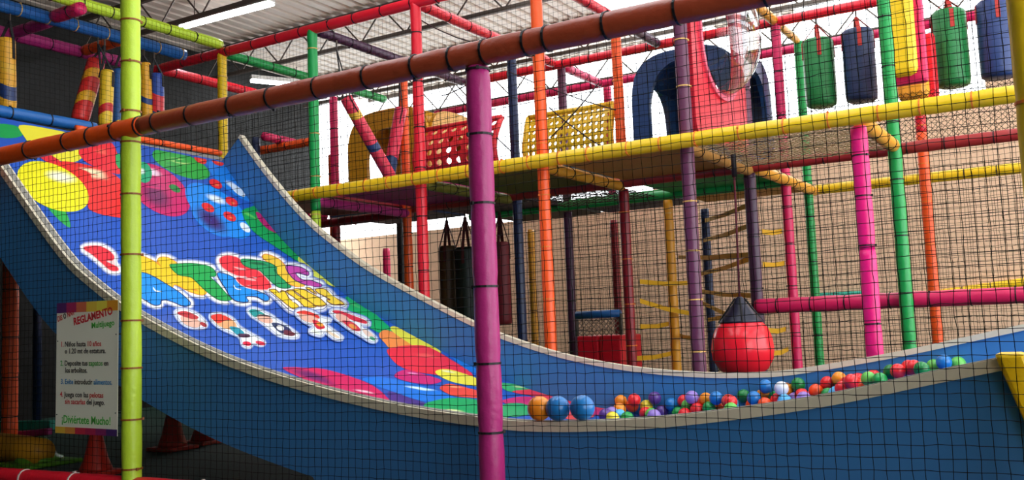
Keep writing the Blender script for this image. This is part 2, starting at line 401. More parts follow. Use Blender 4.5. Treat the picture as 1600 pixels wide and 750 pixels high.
def decal(name, layers, label=None):
    """layers: (photo outline, colour) flat, or a list of (outline, colour) rings graded into each other"""
    me = bpy.data.meshes.new(name); big = bmesh.new(); cl = big.loops.layers.float_color.new('ink')
    for lay in layers:
        bm = bmesh.new(); bl = bm.loops.layers.float_color.new('ink')
        tc = lambda c: rgb(c) if isinstance(c, str) else c
        if isinstance(lay, list):
            R = [([bm.verts.new((*bed_hit(*p), 0)) for p in pts], tc(c)) for pts, c in lay]
            for (r0, c0), (r1, c1) in zip(R, R[1:]):
                n = len(r0)
                for i in range(n):
                    j = (i + 1) % n
                    for tri in (((r0[i], c0), (r0[j], c0), (r1[j], c1)), ((r0[i], c0), (r1[j], c1), (r1[i], c1))):
                        f = bm.faces.new([t[0] for t in tri])
                        for l, t in zip(f.loops, tri): l[bl] = t[1]
            lo = [p.co.x for r in R for p in r[0]]
        else:
            pts, c = lay; Q = []
            for p in pts:
                p = bed_hit(*p)
                if not Q or (p - Q[-1]).length > 0.002: Q.append(p)
            if len(Q) < 3: bm.free(); continue
            bm.faces.new([bm.verts.new((p.x, p.y, 0)) for p in Q])
            bmesh.ops.triangulate(bm, faces=bm.faces[:], ngon_method='EAR_CLIP')
            for f in bm.faces:
                for l in f.loops: l[bl] = tc(c)
            lo = [p.x for p in Q]
        ly = [v.co.y for v in bm.verts]; bb = (min(lo), max(lo), min(ly), max(ly))
        lev = 1 + max([t[4] for t in STACK if t[0] < bb[1] and t[1] > bb[0] and t[2] < bb[3] and t[3] > bb[2]] + [0])
        STACK.append((*bb, lev)); hgt = 0.0010 + 0.00022 * lev
        i = math.ceil((min(lo) - XA) / DX)
        while XA + i * DX < max(lo):
            bmesh.ops.bisect_plane(bm, geom=bm.verts[:] + bm.edges[:] + bm.faces[:], plane_co=(XA + i * DX, 0, 0), plane_no=(1, 0, 0)); i += 1
        vm = {}
        for v in bm.verts:
            X, Y = v.co.x, v.co.y; sl = (bed_z(X + 0.03, Y) - bed_z(X - 0.03, Y)) / 0.06; nn = Vector((-sl, 0, 1)).normalized()
            vm[v] = big.verts.new(Vector((X, Y, bed_z(X, Y) + hgt / nn.z)) - SL)
        for f in bm.faces:
            if f.calc_area() < 1e-9: continue
            try: nf = big.faces.new([vm[v] for v in f.verts])
            except ValueError: continue
            for l, l0 in zip(nf.loops, f.loops): l[cl] = l0[bl]
            nf.normal_update()
            if nf.normal.z < 0: nf.normal_flip()
        bm.free()
    big.to_mesh(me); big.free(); me.materials.append(print_m)
    o = link(name, me, bed); return o
def mixc(a, b, t):
    a, b = rgb(a), rgb(b); return tuple(a[i]*(1-t) + b[i]*t for i in range(4))
def soft(pts, base, hot, cx, cy):
    """rings fading from base colour to hot towards (cx, cy)"""
    return [[([(cx + (p[0]-cx)*k, cy + (p[1]-cy)*k) for p in pts], mixc(base, hot, t)) for k, t in ((1.0, 0), (0.8, 0.25), (0.55, 0.75), (0.3, 1), (0.02, 1))]]
CS = closed_smooth
def balloon(pts, base, hot=None, hp=None, size=0.5, dark=None, dp=None, sm=True):
    P = CS(pts, 4) if sm else pts; L = [(P, base)]
    cx = sum(p[0] for p in P) / len(P); cy = sum(p[1] for p in P) / len(P)
    if dark: e = [(dp[0] + (p[0]-cx)*dp[2], dp[1] + (p[1]-cy)*dp[2]) for p in P]; L += soft(e, base, dark, dp[0], dp[1])
    if hot: e = [(hp[0] + (p[0]-cx)*size, hp[1] + (p[1]-cy)*size*0.6) for p in P]; L += soft(e, base, hot, hp[0], hp[1])
    decal('printed_balloon', L)
balloon(ell(8, 205, 30, 11, 5), '18a050'); balloon([(30,196),(40,215),(47,224),(75,219),(112,211),(75,201)], 'f4e63c')
balloon([(70,238),(88,250),(113,254),(128,247),(131,232),(100,232)], 'f4e63c'); balloon([(56,240),(84,260),(94,253),(75,241)], 'e8283c')
balloon([(126,232),(170,222),(183,240),(182,252),(188,272),(160,266),(130,250)], 'ee2a3a', 'ff6a5a', (160,238), 0.4)
balloon([(184,240),(215,262),(212,275),(184,262)], '20a85c')
balloon([(85,259),(95,253),(115,254),(140,259),(165,267),(185,278),(200,298),(206,338),(170,338),(140,328),(136,310),(128,292),(112,276)], 'ee2c2c', 'fff0c0', (145,270), 0.42)
balloon([(66,312),(95,322),(106,338),(109,356),(88,340)], '2cb04c')
balloon(ell(83, 292, 60, 33, 26), 'f6ea20', 'fffbe0', (95,277), 0.5)
balloon(ell(283, 257, 48, 17, 22), '28a840', 'e8f4a0', (280,252), 0.42); balloon(ell(272, 262, 14, 6, 25), '109040')
balloon(ell(248, 297, 56, 32, 36), 'd01868', 'f8d8e8', (238,270), 0.35, '701858', (244, 307, 0.62)); balloon(ell(224, 270, 13, 17, -20), '28a878', 'ffffff', (220,268), 0.6); balloon(ell(273, 295, 10, 5, 30), '1a8840')
balloon([(322,246),(346,250),(370,283),(392,314),(372,308),(345,288),(328,268)], '1f7fe0', 'e8f4ff', (366,292), 0.5); balloon(ell(372, 298, 14, 5, 40), 'd8e8f8')
balloon(ell(341, 330, 62, 27, 38), '1c8cec', 'f0fcff', (338,312), 0.36, '3a2070', (330, 345, 0.6)); balloon(ell(383, 356, 10, 5, 45), 'e8f4ff')
for cx, cy in ((325,325),(362,316),(359,339),(337,288),(313,249),(340,252)): balloon(ell(cx, cy, 11, 6, 30), 'e82c2c', 'f89040', (cx + 2, cy + 2), 0.4)
balloon([(378,331),(390,325),(402,325),(425,352),(447,375),(470,398),(484,414),(465,409),(430,386),(400,366),(385,348)], '16a048', '60c850', (392,338), 0.3); balloon([(400,332),(412,338),(430,355),(437,366),(420,360),(405,345)], 'c01868', 'f0a0c8', (428,358), 0.3)
balloon([(466,403),(478,404),(500,425),(527,449),(512,445),(490,432),(470,415)], 'e8ea48'); balloon([(537,470),(548,463),(572,478),(602,505),(614,517),(595,521),(570,507),(545,487)], '18b058', '50c060', (556,478), 0.3)
balloon([(592,523),(605,516),(640,533),(650,547),(615,547),(600,535)], 'f89038'); balloon([(610,514),(617,510),(640,522),(690,550),(660,548),(622,525)], 'f0e838')
balloon([(605,551),(611,544),(640,540),(668,542),(703,561),(740,588),(692,587),(649,581),(622,571)], 'f02838', 'ff5a50', (665,556), 0.35)
balloon([(450,578),(474,575),(507,577),(552,590),(583,603),(605,621),(612,634),(561,622),(496,602)], 'd82060', 'ffc8d8', (570,612), 0.25, '6a2068', (490, 588, 0.55))
balloon([(606,612),(640,622),(668,632),(668,644),(620,640)], '4a3088')
balloon([(566,594),(592,589),(627,595),(671,607),(712,623),(666,628),(616,613)], '1878e0', 'e0fff4', (655,607), 0.4)
balloon([(616,588),(633,578),(662,585),(690,595),(671,601),(638,597)], 'd02070', 'f0a0d0', (645,584), 0.3)
balloon([(680,581),(697,577),(725,584),(752,595),(752,604),(714,599),(690,590)], 'f4e830', 'fffad0', (700,581), 0.35); balloon([(687,606),(703,600),(736,608),(760,614),(760,622),(714,620),(695,613)], 'f04828', 'ffb070', (710,605), 0.35)
balloon([(662,634),(677,627),(710,622),(750,626),(790,640),(790,654),(714,650),(681,643)], '18a858', 'f0f8b0', (705,642), 0.3)
balloon([(708,561),(722,563),(748,574),(760,584),(735,581)], '1878d8')
balloon([(780,599),(800,600),(825,604),(852,612),(825,615),(792,611)], '40b860', 'e0f0a0', (812,605), 0.4); balloon([(800,613),(825,609),(849,611),(902,626),(964,641),(939,645),(887,632),(842,621)], 'ee2c3c', 'ff6a60', (860,618), 0.3)
balloon([(784,628),(820,620),(870,627),(950,645),(900,649),(830,640)], 'd02068', 'e87098', (850,632), 0.3); balloon([(784,634),(815,631),(838,643),(800,652)], '28a858'); balloon([(848,640),(880,636),(930,650),(890,656)], 'e84838')
# lettering FANTASTIC KID'S
LET = [('N', 'f8cc24', [(205,396),(222,401),(240,409),(251,417),(247,407),(252,403),(263,404),(276,412),(290,426),(298,434),(320,453),(321,459),(314,461),(297,456),(274,445),(268,450),(258,443),(235,430),(222,427),(205,420)]),
 ('T', '1ca850', [(266,416),(272,414),(300,413),(321,416),(331,420),(337,428),(335,432),(327,433),(340,445),(355,462),(362,467),(355,470),(344,469),(334,464),(319,452),(301,435),(292,432),(278,429)]),
 ('A', '1490ee', [(200,425),(222,427),(237,432),(256,443),(280,458),(294,470),(297,476),(288,479),(270,472),(258,469),(251,471),(250,476),(241,477),(228,470),(210,458),(198,440)]),
 ('A', '1490ee', [(340,430),(344,428),(358,432),(368,438),(373,445),(386,450),(403,457),(417,463),(420,469),(414,471),(405,466),(398,464),(386,464),(385,468),(388,472),(380,473),(369,471),(360,464),(353,452),(345,440)]),
 ('S', 'f43040', [(343,407),(349,402),(360,401),(373,405),(379,412),(386,419),(401,423),(412,432),(422,444),(423,452),(414,454),(397,453),(380,448),(370,439),(371,435),(379,436),(389,439),(385,434),(371,432),(358,426),(347,418)]),
 ('I', 'f8cc30', [(410,402),(415,399),(426,402),(437,408),(446,418),(448,426),(460,438),(475,446),(471,449),(461,448),(448,442),(435,430),(431,419),(421,412),(413,406)]),
 ('T', '22a060', [(377,408),(386,407),(403,409),(421,413),(431,419),(431,422),(427,423),(435,432),(448,444),(454,450),(439,451),(429,445),(420,437),(412,429),(405,423),(392,420),(381,415)]),
 ('C', 'cc44a4', [(447,419),(455,417),(469,419),(481,426),(481,431),(473,429),(462,427),(464,433),(473,439),(486,440),(494,443),(502,446),(500,449),(486,448),(470,443),(457,435)]),
 ('F', 'f03040', [(130,388),(152,385),(168,391),(178,401),(176,408),(166,409),(183,418),(184,424),(172,423),(158,411),(144,399)])]
BEDC = '2458bc'
for ch, colr, pts in LET:
    P = CS(pts, 4); decal('printed_halo', [[(grow(P, 8), BEDC), (grow(P, 5.5), mixc(BEDC, 'ffffff', 0.45)), (grow(P, 3.6), 'ffffff')], (grow(P, 3.7), 'ffffff')])
KID = [[(420,455),(425,453),(432,454),(437,459),(439,455),(445,456),(449,462),(454,469),(466,478),(467,483),(460,485),(454,483),(439,471),(427,461)],
       [(446,456),(457,454),(464,461),(480,470),(493,479),(493,482),(478,483),(469,475),(459,467),(450,461)], [(457,454),(466,452),(476,454),(485,459),(497,465),(508,474),(510,478),(504,481),(493,480),(480,471),(464,460)],
       [(477,451),(485,451),(494,459),(495,462),(489,460),(481,455)], [(492,454),(503,452),(511,455),(516,462),(510,461),(519,464),(532,471),(539,477),(534,479),(519,478),(510,472),(512,469),(516,471),(506,465),(496,460)]]
KOUT = [(418,454),(431,451),(447,453),(470,450),(485,448),(496,452),(508,452),(518,459),(524,467),(537,473),(540,479),(526,482),(511,479),(505,484),(485,486),(458,488),(446,480),(434,468)]
P = CS(KOUT, 3); decal('printed_halo', [[(grow(P, 6), BEDC), (grow(P, 3), mixc(BEDC, 'ffffff', 0.5)), (grow(P, 1), 'ffffff')]])
for ch, colr, pts in LET:
    P = CS(pts, 4); cx = sum(p[0] for p in P)/len(P); cy = sum(p[1] for p in P)/len(P)
    o = decal('printed_letter', [(grow(P, 1.3), {'T': '0c6a38', 'I': 'f08a20', 'N': 'f09828', 'S': 'f8d0d0', 'F': 'f8d0d0'}.get(ch, '2a2064')), (P, colr)]); o['label'] = 'printed bubble letter ' + ch
decal('printed_halo', [(CS(KOUT, 3), 'ffffff')])
for ch, pts in zip("KID'S", KID):
    P = CS(pts, 3); o = decal('printed_letter', [(P, '6a2018'), (grow(P, -1.3), 'fcd82c')]); o['label'] = 'small yellow printed letter ' + ch
# holes of the A letters
decal('printed_letter_hole', [(CS([(240,449),(243,454),(252,456),(252,457.5),(243,456.5),(239,452)], 2), 'e8f4ff'), (CS([(366,447),(369,452),(376,453),(376,454.5),(369,453.5),(365,449)], 2), 'e8f4ff'), (CS([(364,418),(376,420),(384,422),(384,424),(374,423)], 2), 'ffb0b0'), (CS([(378,435),(390,436),(400,439),(398,440.5),(386,439)], 2), 'ffb0b0')])
# five small printed children: plain heads, hair, clothes
def child(halo, parts):
    decal('printed_child', [[(grow(CS(halo, 4), 4.5), BEDC), (grow(CS(halo, 4), 0.6), 'f4faff')], (CS(halo, 4), 'f4faff')] + parts)
SK = 'f4b8a0'
child([(274,488),(290,485),(308,492),(322,506),(318,512),(300,512),(284,504)], [(ell(298,503,17,8,22), SK), (CS([(276,490),(290,487),(310,496),(304,500),(288,496)],3), 'c83038'), (ell(318,508,6,3,30), 'b02830')])
child([(329,494),(346,492),(364,500),(374,512),(390,522),(412,535),(408,540),(396,537),(390,543),(380,540),(374,526),(352,516),(336,506)],
      [(ell(352,505,19,9,22), 'f8b078'), (CS([(329,495),(345,492),(363,501),(352,502),(340,506)],3), 'e83428'), (CS([(358,512),(372,513),(382,522),(372,525)],3), '1c98b0'), (CS([(372,523),(388,523),(390,528),(376,528)],3), '502048'), (ell(386,538,7,3.5,10), 'e81840'), (ell(407,537,8,3,15), 'e02848')])
child([(388,485),(398,483),(420,492),(434,502),(450,512),(466,525),(456,528),(436,524),(420,512),(404,500),(394,494)],
      [(CS([(389,486),(399,484),(414,492),(404,496),(396,495)],3), '189898'), (ell(414,499,13,6,20), SK), (CS([(398,495),(412,492),(426,496),(412,495)],3), '40282c'), (CS([(424,506),(440,507),(456,518),(440,522)],3), '283868'), (ell(438,513,6,4,20), 'f4f0e8'), (CS([(446,516),(462,522),(456,526),(444,523)],3), '702838')])
child([(462,490),(474,486),(490,490),(502,498),(517,502),(508,508),(520,518),(535,530),(524,531),(508,520),(502,526),(484,520),(490,512),(474,502)],
      [(ell(482,497,16,8,20), SK), (CS([(463,491),(476,487),(496,494),(499,500),(484,494)],3), 'e83828'), (CS([(488,502),(500,505),(508,514),(496,516)],3), 'd82038'), (ell(500,509,6,3,20), 'f0a030'), (CS([(510,517),(530,528),(526,530),(512,522)],3), 'f0d8b8'), (ell(494,521,7,2.5,20), 'e8f0e0')])
child([(517,488),(530,486),(552,494),(570,500),(577,509),(564,510),(576,520),(588,532),(580,535),(562,524),(548,516),(532,504),(522,496)],
      [(CS([(519,489),(530,487),(552,495),(572,503),(572,508),(556,504),(540,498)],3), 'e02030'), (ell(536,500,13,6,28), SK), (CS([(534,503),(552,506),(564,518),(552,518)],3), 'd82838'), (ell(551,512,7,3,28), 'f0a040'), (CS([(566,516),(580,522),(584,530),(572,526)],3), 'f0d0c0'), (ell(582,531,5,2.5,30), '48a878')])

# ------------------------------------------------------------------ balls
BALL = dict(o='f6921e', r='ee2a2e', f='f4501e', g='1e9a46', d='127a38', l='66c050', b='1e78c0', c='56b4e8', p='5c3a88', v='9a7cc8', y='f2d838', w='e8e8f0')
NAMES = dict(o='orange', r='red', f='red-orange', g='green', d='dark green', l='light green', b='blue', c='pale blue', p='purple', v='lilac', y='yellow', w='white')
balls = """970 627 o,968 640 o,988 634 f,991 625 r,1010 635 y,1023 622 p,1049 632 b,1069 627 r,1081 621 v,1075 634 l,1060 646 g,1034 643 p,1089 640 r,1108 638 g,1103 624 o,1099 630 r,1119 622 b,1124 629 r,1128 639 f,1138 627 f,946 649 p,956 646 v,968 650 c,957 654 y,980 654 g,1018 648 l,1009 646 r,1104 646 c,1162 619 d,1192 618 o,1196 604 b,1229 609 o,1221 607 w,1247 601 d,1275 611 f,1293 599 r,1311 592 o,1316 607 r,1141 628 r,1154 636 c,1176 633 f,1211 622 g,1215 625 r,1226 627 c,1242 624 v,1253 618 r,1256 623 v,1294 617 g,1178 622 b,1195 632 f,1324 610 l,1323 600 r,1341 594 r,1348 604 f,1357 592 l,1365 589 r,1375 594 g,1390 590 r,1403 580 r,1414 588 p,1420 574 r,1428 574 r,1440 577 d,1459 573 l,1475 566 b,1497 569 l,1330 596 r,1392 581 d,1022 650 v,1070 648 r,1142 640 l,1265 622 b,1306 615 c"""
BR = 0.046; placed = []; _bm = {}
def ball_mesh(k):
    if k not in _bm:
        bm = bmesh.new(); bmesh.ops.create_uvsphere(bm, u_segments=20, v_segments=12, radius=BR)
        me = bpy.data.meshes.new('ball'); bm.to_mesh(me); bm.free()
        for p in me.polygons: p.use_smooth = True
        me.materials.append(mat('ball_' + k, BALL[k], 0.28, 0.5)); _bm[k] = me
    return _bm[k]
def put_ball(p, k, label, group):
    o = link('plastic_ball', ball_mesh(k), loc=p); tag(o, label, 'ball', group); return o
todo = []
for t in balls.split(','):
    u, v, k = t.split(); r = ray(float(u), float(v)); kk = 0.0018
    while r.z * kk + CAM_H - bed_z(r.x * kk, r.y * kk) > BR and r.y * kk < YF - 0.08: kk += 0.00001
    todo.append((kk, r, k))
spots = []
todo.sort(key=lambda t: -t[0])
for kk, r, k in todo:
    for _ in range(260):
        p = r * kk; p = Vector((p.x, p.y, p.z + CAM_H))
        if all((p - q).length > 2 * BR * 0.97 for q in placed) or p.y < YN + 0.08: break
        kk -= 0.000006
    placed.append(p)
    spots.append((r.x / r.y, p, k))
ORD = 'leftmost second third fourth fifth sixth seventh eighth ninth tenth eleventh twelfth thirteenth fourteenth fifteenth sixteenth seventeenth eighteenth nineteenth twentieth twenty-first twenty-second twenty-third twenty-fourth'.split()
for k in BALL:
    row = sorted([(t[0], i) for i, t in enumerate(spots) if t[2] == k])
    for n, (_, i) in enumerate(row):
        where = 'only %s plastic ball in the pit' if len(row) == 1 else 'rightmost %s plastic ball in the pit' if n == len(row) - 1 else 'leftmost %s plastic ball in the pit' if n == 0 else ORD[n] + ' %s plastic ball from the left in the pit'
        put_ball(spots[i][1], k, where % NAMES[k], '%s balls in the pit' % NAMES[k])
for u, v, k, lab in ((843, 642, 'o', 'orange plastic ball resting on the near rim, leftmost of three'), (872, 647, 'b', 'blue plastic ball resting on the near rim beside the orange one'), (910, 642, 'b', 'blue plastic ball on the near rim, rightmost of three')):
    p = at(u, v, y=YN - 0.02); p.z = zof(rimN, p.x) + 0.009 + BR * 1.12
    put_ball(p, k, lab, 'balls on the near rim').scale = (1.12,) * 3

# ------------------------------------------------------------------ front frame: posts, beams, net, sign
def zpost(u, v, x=None, y=None): return at(u, v, x=x, y=y).z
xl = at(205, 400, y=FY).x; xm = at(757, 400, y=FY).x
padded('front_post', 'lime padded post beside the rules sign, tied with brown ties', 'post', [((xl, FY, 0), (xl, FY, 3.0), 'lime')], 0.052, TIE_B, ties=[at(205, v, y=FY).z for v in (732, 655, 575, 501, 398, 304, 223, 175, 98, 33, -40)], pinch=0.96)
padded('front_post', 'magenta padded post in front of the slide, tied with black ties', 'post', [((xm, FY, 0), (xm, FY, 1.9), 'magenta')], 0.052, TIE, ties=[at(757, v, y=FY).z for v in (675, 568, 448, 318, 210, 108)], pinch=0.92)
x0 = -6.7; xr = 0.35
padded('front_beam', 'long orange and rust padded beam crossing the front of the net', 'beam', [((x0, FY - 0.02, 1.95), (xl + 0.12, FY - 0.02, 1.95), 'orange'), ((xl + 0.12, FY - 0.02, 1.95), (xr, FY - 0.02, 1.95), 'rust')], 0.053, TIE,
       ties=[at(u, v, y=FY).x - x0 for u, v in ((3,243),(53,231),(113,219),(150,211),(188,203),(225,195),(252,190),(305,178),(370,165),(430,152),(503,138),(580,122),(655,106),(713,93),(763,83),(828,68),(860,61),(952,42),(1063,20),(1200,-10))], pinch=0.95)
padded('base_rail', 'red padded base rail along the floor under the net', 'beam', [((-6.7, FY, 0.075), (0.35, FY, 0.075), 'red')], 0.05, mat('tie_white', 'd8c8c0', 0.5), step=0.5)
xe = at(1611, 120, y=FY).x
padded('front_post', 'yellow padded post at the right edge of the net', 'post', [((xe, FY, 0.0), (xe, FY, 3.0), 'yellow')], 0.05, TIE_O, step=0.6)
netting('climbing_net', 'black knotted safety net stretched across the front of the slide', (-6.7, FY + 0.06, 0.09), (1, 0, 0), (0, 0, 1), 7.05, 1.84, 0.0405, 0.0014, NET, wob=0.0013, bulge=-0.02, knots=True)

# rules sign
sx0, sx1, sz0, sz1 = at(96, 575, y=FY).x, at(191.5, 575, y=FY).x, 0.335, 1.045
sign = empty('rules_sign', ((sx0 + sx1)/2, FY - 0.035, sz0)); tag(sign, 'white rules board headed REGLAMENTO hanging beside the lime post', 'sign')
sign.rotation_euler = (0, math.radians(0.8), 0)
sw, sh = sx1 - sx0, sz1 - sz0
board_m = mat('sign_board', 'f2ecd8', 0.4, 0.4)
MB().box((-sw/2, 0, 0), (sw/2, 0.006, sh)).build('board', board_m, sign)
for lo, hi, cols in ((sh - 0.055, sh, ('5a2a6a', 'b03060', 'e07050', 'f0c848', 'f4e050', 'f0a030')), (0, 0.035, ('e8b840', 'e09040', 'c83048', 'b02850', '8a2860', '4a2a6a'))):
    for i, c in enumerate(cols):
        a, b = -sw/2 + sw*i/6, -sw/2 + sw*(i+1)/6
        MB().box((a, -0.0015, lo), (b, 0.001, hi)).build('colour_band', mat('ink_' + c, c, 0.4), sign)
def glyphs(body, size, bold):
    cu = bpy.data.curves.new('printed_text', 'FONT'); cu.body = body; cu.size = size; cu.offset = bold; cu.extrude = 0.0004; cu.resolution_u = 2
    o = bpy.data.objects.new('tmp_text', cu); COL.objects.link(o); bpy.context.view_layer.update()
    me = bpy.data.meshes.new_from_object(o.evaluated_get(bpy.context.evaluated_depsgraph_get())); bpy.data.objects.remove(o); bpy.data.curves.remove(cu)
    return me, max((v.co.x for v in me.vertices), default=0)
K = '2a2018'; W_ = -sw/2
def line(parts, px0, px1, py, size, rot=0, bold=0.0005):
    """words set between two columns of the board (photo pixels), py the middle of the letters"""
    k = sw / 95.5; x0 = W_ + (px0 - 96) * k; wid = (px1 - px0) * k; z = sh * (1 - (py - 471) / 206) - size * 0.32
    G = [(glyphs(t, size, bold), c) for t, c in parts]; gap = size * 0.28
    raw = sum(g[1] for g, c in G) + gap * (len(G) - 1); sx = wid / raw; x = x0
    for (me, w0), c in G:
        me.name = 'printed_text'; me.materials.clear(); me.materials.append(mat('ink_' + c, c, 0.5))
        t = link('printed_text', me, sign); a_ = math.radians(rot)
        t.location = (x, -0.0012, z + (x - x0) * math.tan(a_)); t.rotation_euler = (math.radians(90), -a_, 0); t.scale = (sx, 1, 1); x += (w0 + gap) * sx
line([('DIS', 'c8302c'), ('O', '202020'), ('NNY', 'c8302c')], 98, 126, 497, 0.042, 14, 0.0008)
line([('REGLAMENTO', 'd0242c')], 124, 185, 502, 0.056, 9, 0.0018)
line([('Multijuego', '4cae3c')], 152, 187, 509, 0.044, 4, 0.0008)
line([('1.', 'c8302c'), ('Niños hasta', K), ('10 años', 'c8302c')], 103, 167, 537, 0.04)
line([('o 1.20 mt de estatura.', K)], 110, 174, 548, 0.04)
line([('2.', '4c9e3c'), ('Deposite tus', K), ('zapatos', '4c9e3c'), ('en', K)], 103, 178, 567, 0.04)
line([('los arbolitos.', K)], 111, 146, 578, 0.04)
line([('3.', '1c78b0'), ('Evite', '1c78b0'), ('introducir', K), ('alimentos.', '1c78b0')], 104, 184, 596, 0.04)
line([('4.', 'c8302c'), ('Juega con las', K), ('pelotas', 'c8302c')], 103, 171, 616, 0.04)
line([('sin sacarlas', 'c8302c'), ('del juego.', K)], 111, 173, 627, 0.04)
line([('¡Diviértete Mucho!', '4cae3c')], 106, 182, 655, 0.06, 0, 0.001)
for x, z in ((W_ + 0.012, 0.5), (sw/2 - 0.012, 0.53), (W_ + 0.012, 0.1), (sw/2 - 0.012, 0.12)):
    MB().path([(x, -0.004, z), (x + 0.012, 0.03, z)], 0.003, 5).build('cable_tie', TIE, sign)

# ------------------------------------------------------------------ main frame: posts
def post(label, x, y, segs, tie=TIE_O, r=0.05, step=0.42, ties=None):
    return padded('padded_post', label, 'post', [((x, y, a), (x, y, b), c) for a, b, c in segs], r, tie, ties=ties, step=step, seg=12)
post('yellow padded post at the top of the slide', GX(-3), R0, [(0, ZT, 'yellow')], TIE_Y)
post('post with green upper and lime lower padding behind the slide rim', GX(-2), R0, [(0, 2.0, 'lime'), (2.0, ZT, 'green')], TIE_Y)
post('bright red padded post left of the magenta post', GX(-1), R0, [(0, ZT, 'red')], TIE)
post('orange padded post right of the magenta post', GX(0), R0, [(0, ZT, 'orange')], TIE_O)
post('purple padded post in front of the hanging red buoy', GX(1), R0, [(0, ZT, 'purple')], TIE_Y, r=0.053)
post('hot pink padded post bound with dark tape, standing at the ball pit', GX(2), R0, [(0, 1.25, 'pink'), (1.25, 2.1, 'pink')], TIE, r=0.057, ties=[0.75, 1.28, 1.62, 1.9])
post('navy padded post between the magenta and orange posts', GX(-1), 8.55, [(0, ZT, 'navy')], TIE)
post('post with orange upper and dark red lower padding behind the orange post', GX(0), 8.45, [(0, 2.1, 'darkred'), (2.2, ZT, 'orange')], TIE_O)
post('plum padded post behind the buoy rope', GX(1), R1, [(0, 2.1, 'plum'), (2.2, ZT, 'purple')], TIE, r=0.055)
post('bright green padded post beside the yellow hanging pads', GX(2), 8.25, [(0, ZT, 'green')], TIE, r=0.053)
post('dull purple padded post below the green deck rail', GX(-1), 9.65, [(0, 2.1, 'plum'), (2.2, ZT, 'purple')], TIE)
post('yellow padded post carrying the climbing straps', GX(0), R2, [(0, 2.1, 'amber')], TIE_Y)
post('rose padded post at the corner of the navy play module', GX(1), R2, [(0, ZT, 'rose')], TIE)
post('orange-red padded post farthest right below the bags', GX(2), 9.75, [(0, 2.5, 'orange'), (2.5, ZT, 'red')], TIE_O)
post('mustard padded post next to the navy post', GX(-2), 10.95, [(0, 2.1, 'mustard')], TIE)
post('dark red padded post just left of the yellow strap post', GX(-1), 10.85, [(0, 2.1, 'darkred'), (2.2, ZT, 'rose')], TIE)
post('navy padded post behind the purple post', GX(0), R3, [(0, 2.1, 'navy')], TIE)
post('slim green padded post at the rear rail corner', GX(1), 10.4, [(0, ZT, 'green')], TIE, r=0.048)
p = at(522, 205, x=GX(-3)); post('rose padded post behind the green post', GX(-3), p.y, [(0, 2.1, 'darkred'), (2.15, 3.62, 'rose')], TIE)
p = at(507, 215, x=GX(-3) - 0.1); post('thin orange padded post close behind the green post', p.x, p.y + 0.1, [(1.2, 2.95, 'orange')], TIE, r=0.03)
p = at(400, 210, x=GX(-4)); post('navy padded post beyond the top of the slide', GX(-4), p.y, [(0, 3.3, 'navy')], TIE)
post('orange padded post half hidden by the bright red post', GX(-2) , R1 - 0.08, [(0, ZT, 'orange')], TIE)
p = at(628, 420, x=GX(-3)); post('black padded post under the deck left of the red post', p.x, p.y, [(0, 2.4, 'black')], TIE, r=0.055)
p = at(604, 412, x=GX(-4)); post('short rose padded post under the deck beside the black post', p.x, p.y, [(0, 2.05, 'rose')], TIE, r=0.055)
post('orange-red padded post at the far left below the slide', -8.65, 5.3, [(0, 2.28, 'orange')], TIE, r=0.07)

# ------------------------------------------------------------------ main frame: rails
def beam(label, p0, p1, c, tie=TIE, r=0.05, step=0.33, name='padded_rail'):
    return padded(name, label, 'beam', [(p0, p1, c)], r, tie, step=step, seg=12)
beam('red padded top rail running from the yellow post over the red post', (-9.6, R0, ZT), (GX(0) - 0.05, R0, ZT), 'red')
beam('orange padded top rail above the purple post', (GX(0) + 0.05, R0, ZT), (GX(2), R0, ZT), 'orange')
beam('lime padded top beam coming forward over the slide', (GX(-3), 3.2, 3.85), (GX(-3), R0 - 0.02, 3.85), 'lime', TIE, r=0.055)
beam('green padded top rail running back from the yellow post', (GX(-3), R0 + 0.06, ZT), (GX(-3), R2, ZT), 'green')
beam('purple padded top rail running back from the green post', (GX(-2), R0 + 0.06, ZT), (GX(-2), R2 - 0.06, ZT), 'plum')
beam('red padded top rail running back from the red post', (GX(-1), R0 + 0.06, ZT), (GX(-1), R2 - 0.1, ZT), 'red')
beam('rose padded top rail ending at the yellow perforated panel', (GX(-1) + 0.02, R2 + 0.15, ZT), (GX(-1) + 0.02, R3, ZT), 'rose')
beam('red-orange padded top rail above the orange post', (GX(0), R0 + 0.06, ZT), (GX(0), 8.38, ZT), 'red'); beam('grey-purple padded top rail above the navy play module', (GX(0), 8.5, ZT), (GX(0), R2 - 0.06, ZT), 'plum')
beam('amber padded top rail running back above the red cockpit panel', (GX(1), R1, ZT), (GX(1), R2 - 0.06, ZT), 'amber'); beam('thin amber padded top rail by the green bag', (GX(1), R2 + 0.06, ZT), (GX(1), 10.35, ZT), 'amber', r=0.04)
beam('orange-red padded rail the punching bags hang from', (GX(-2), R2, ZT), (GX(3), R2, ZT), 'red'); beam('rear rose padded top rail behind the bags', (GX(-3), R3, ZT), (GX(3), R3, ZT), 'rose')
beam('yellow padded deck rail across the front of the deck', (-6.62, R0 - 0.1, ZD), (0.2, R0 - 0.1, ZD), 'yellow', TIE_O, r=0.057, step=0.3)
beam('dark red padded deck rail of the second post row', (GX(-2), R1, ZD), (0.2, R1, ZD), 'brick'); beam('green padded deck rail behind the dull purple post', (GX(-2), R2, ZD), (GX(1), R2, ZD), 'green')
beam('yellow padded rear deck rail in front of the tan wall', (GX(1), R3, ZD + 0.03), (0.3, R3, ZD + 0.03), 'yellow', r=0.055); beam('dark red padded deck rail behind the slide', (-7.7, R1, ZD - 0.05), (GX(-2), R1, ZD - 0.05), 'darkred')
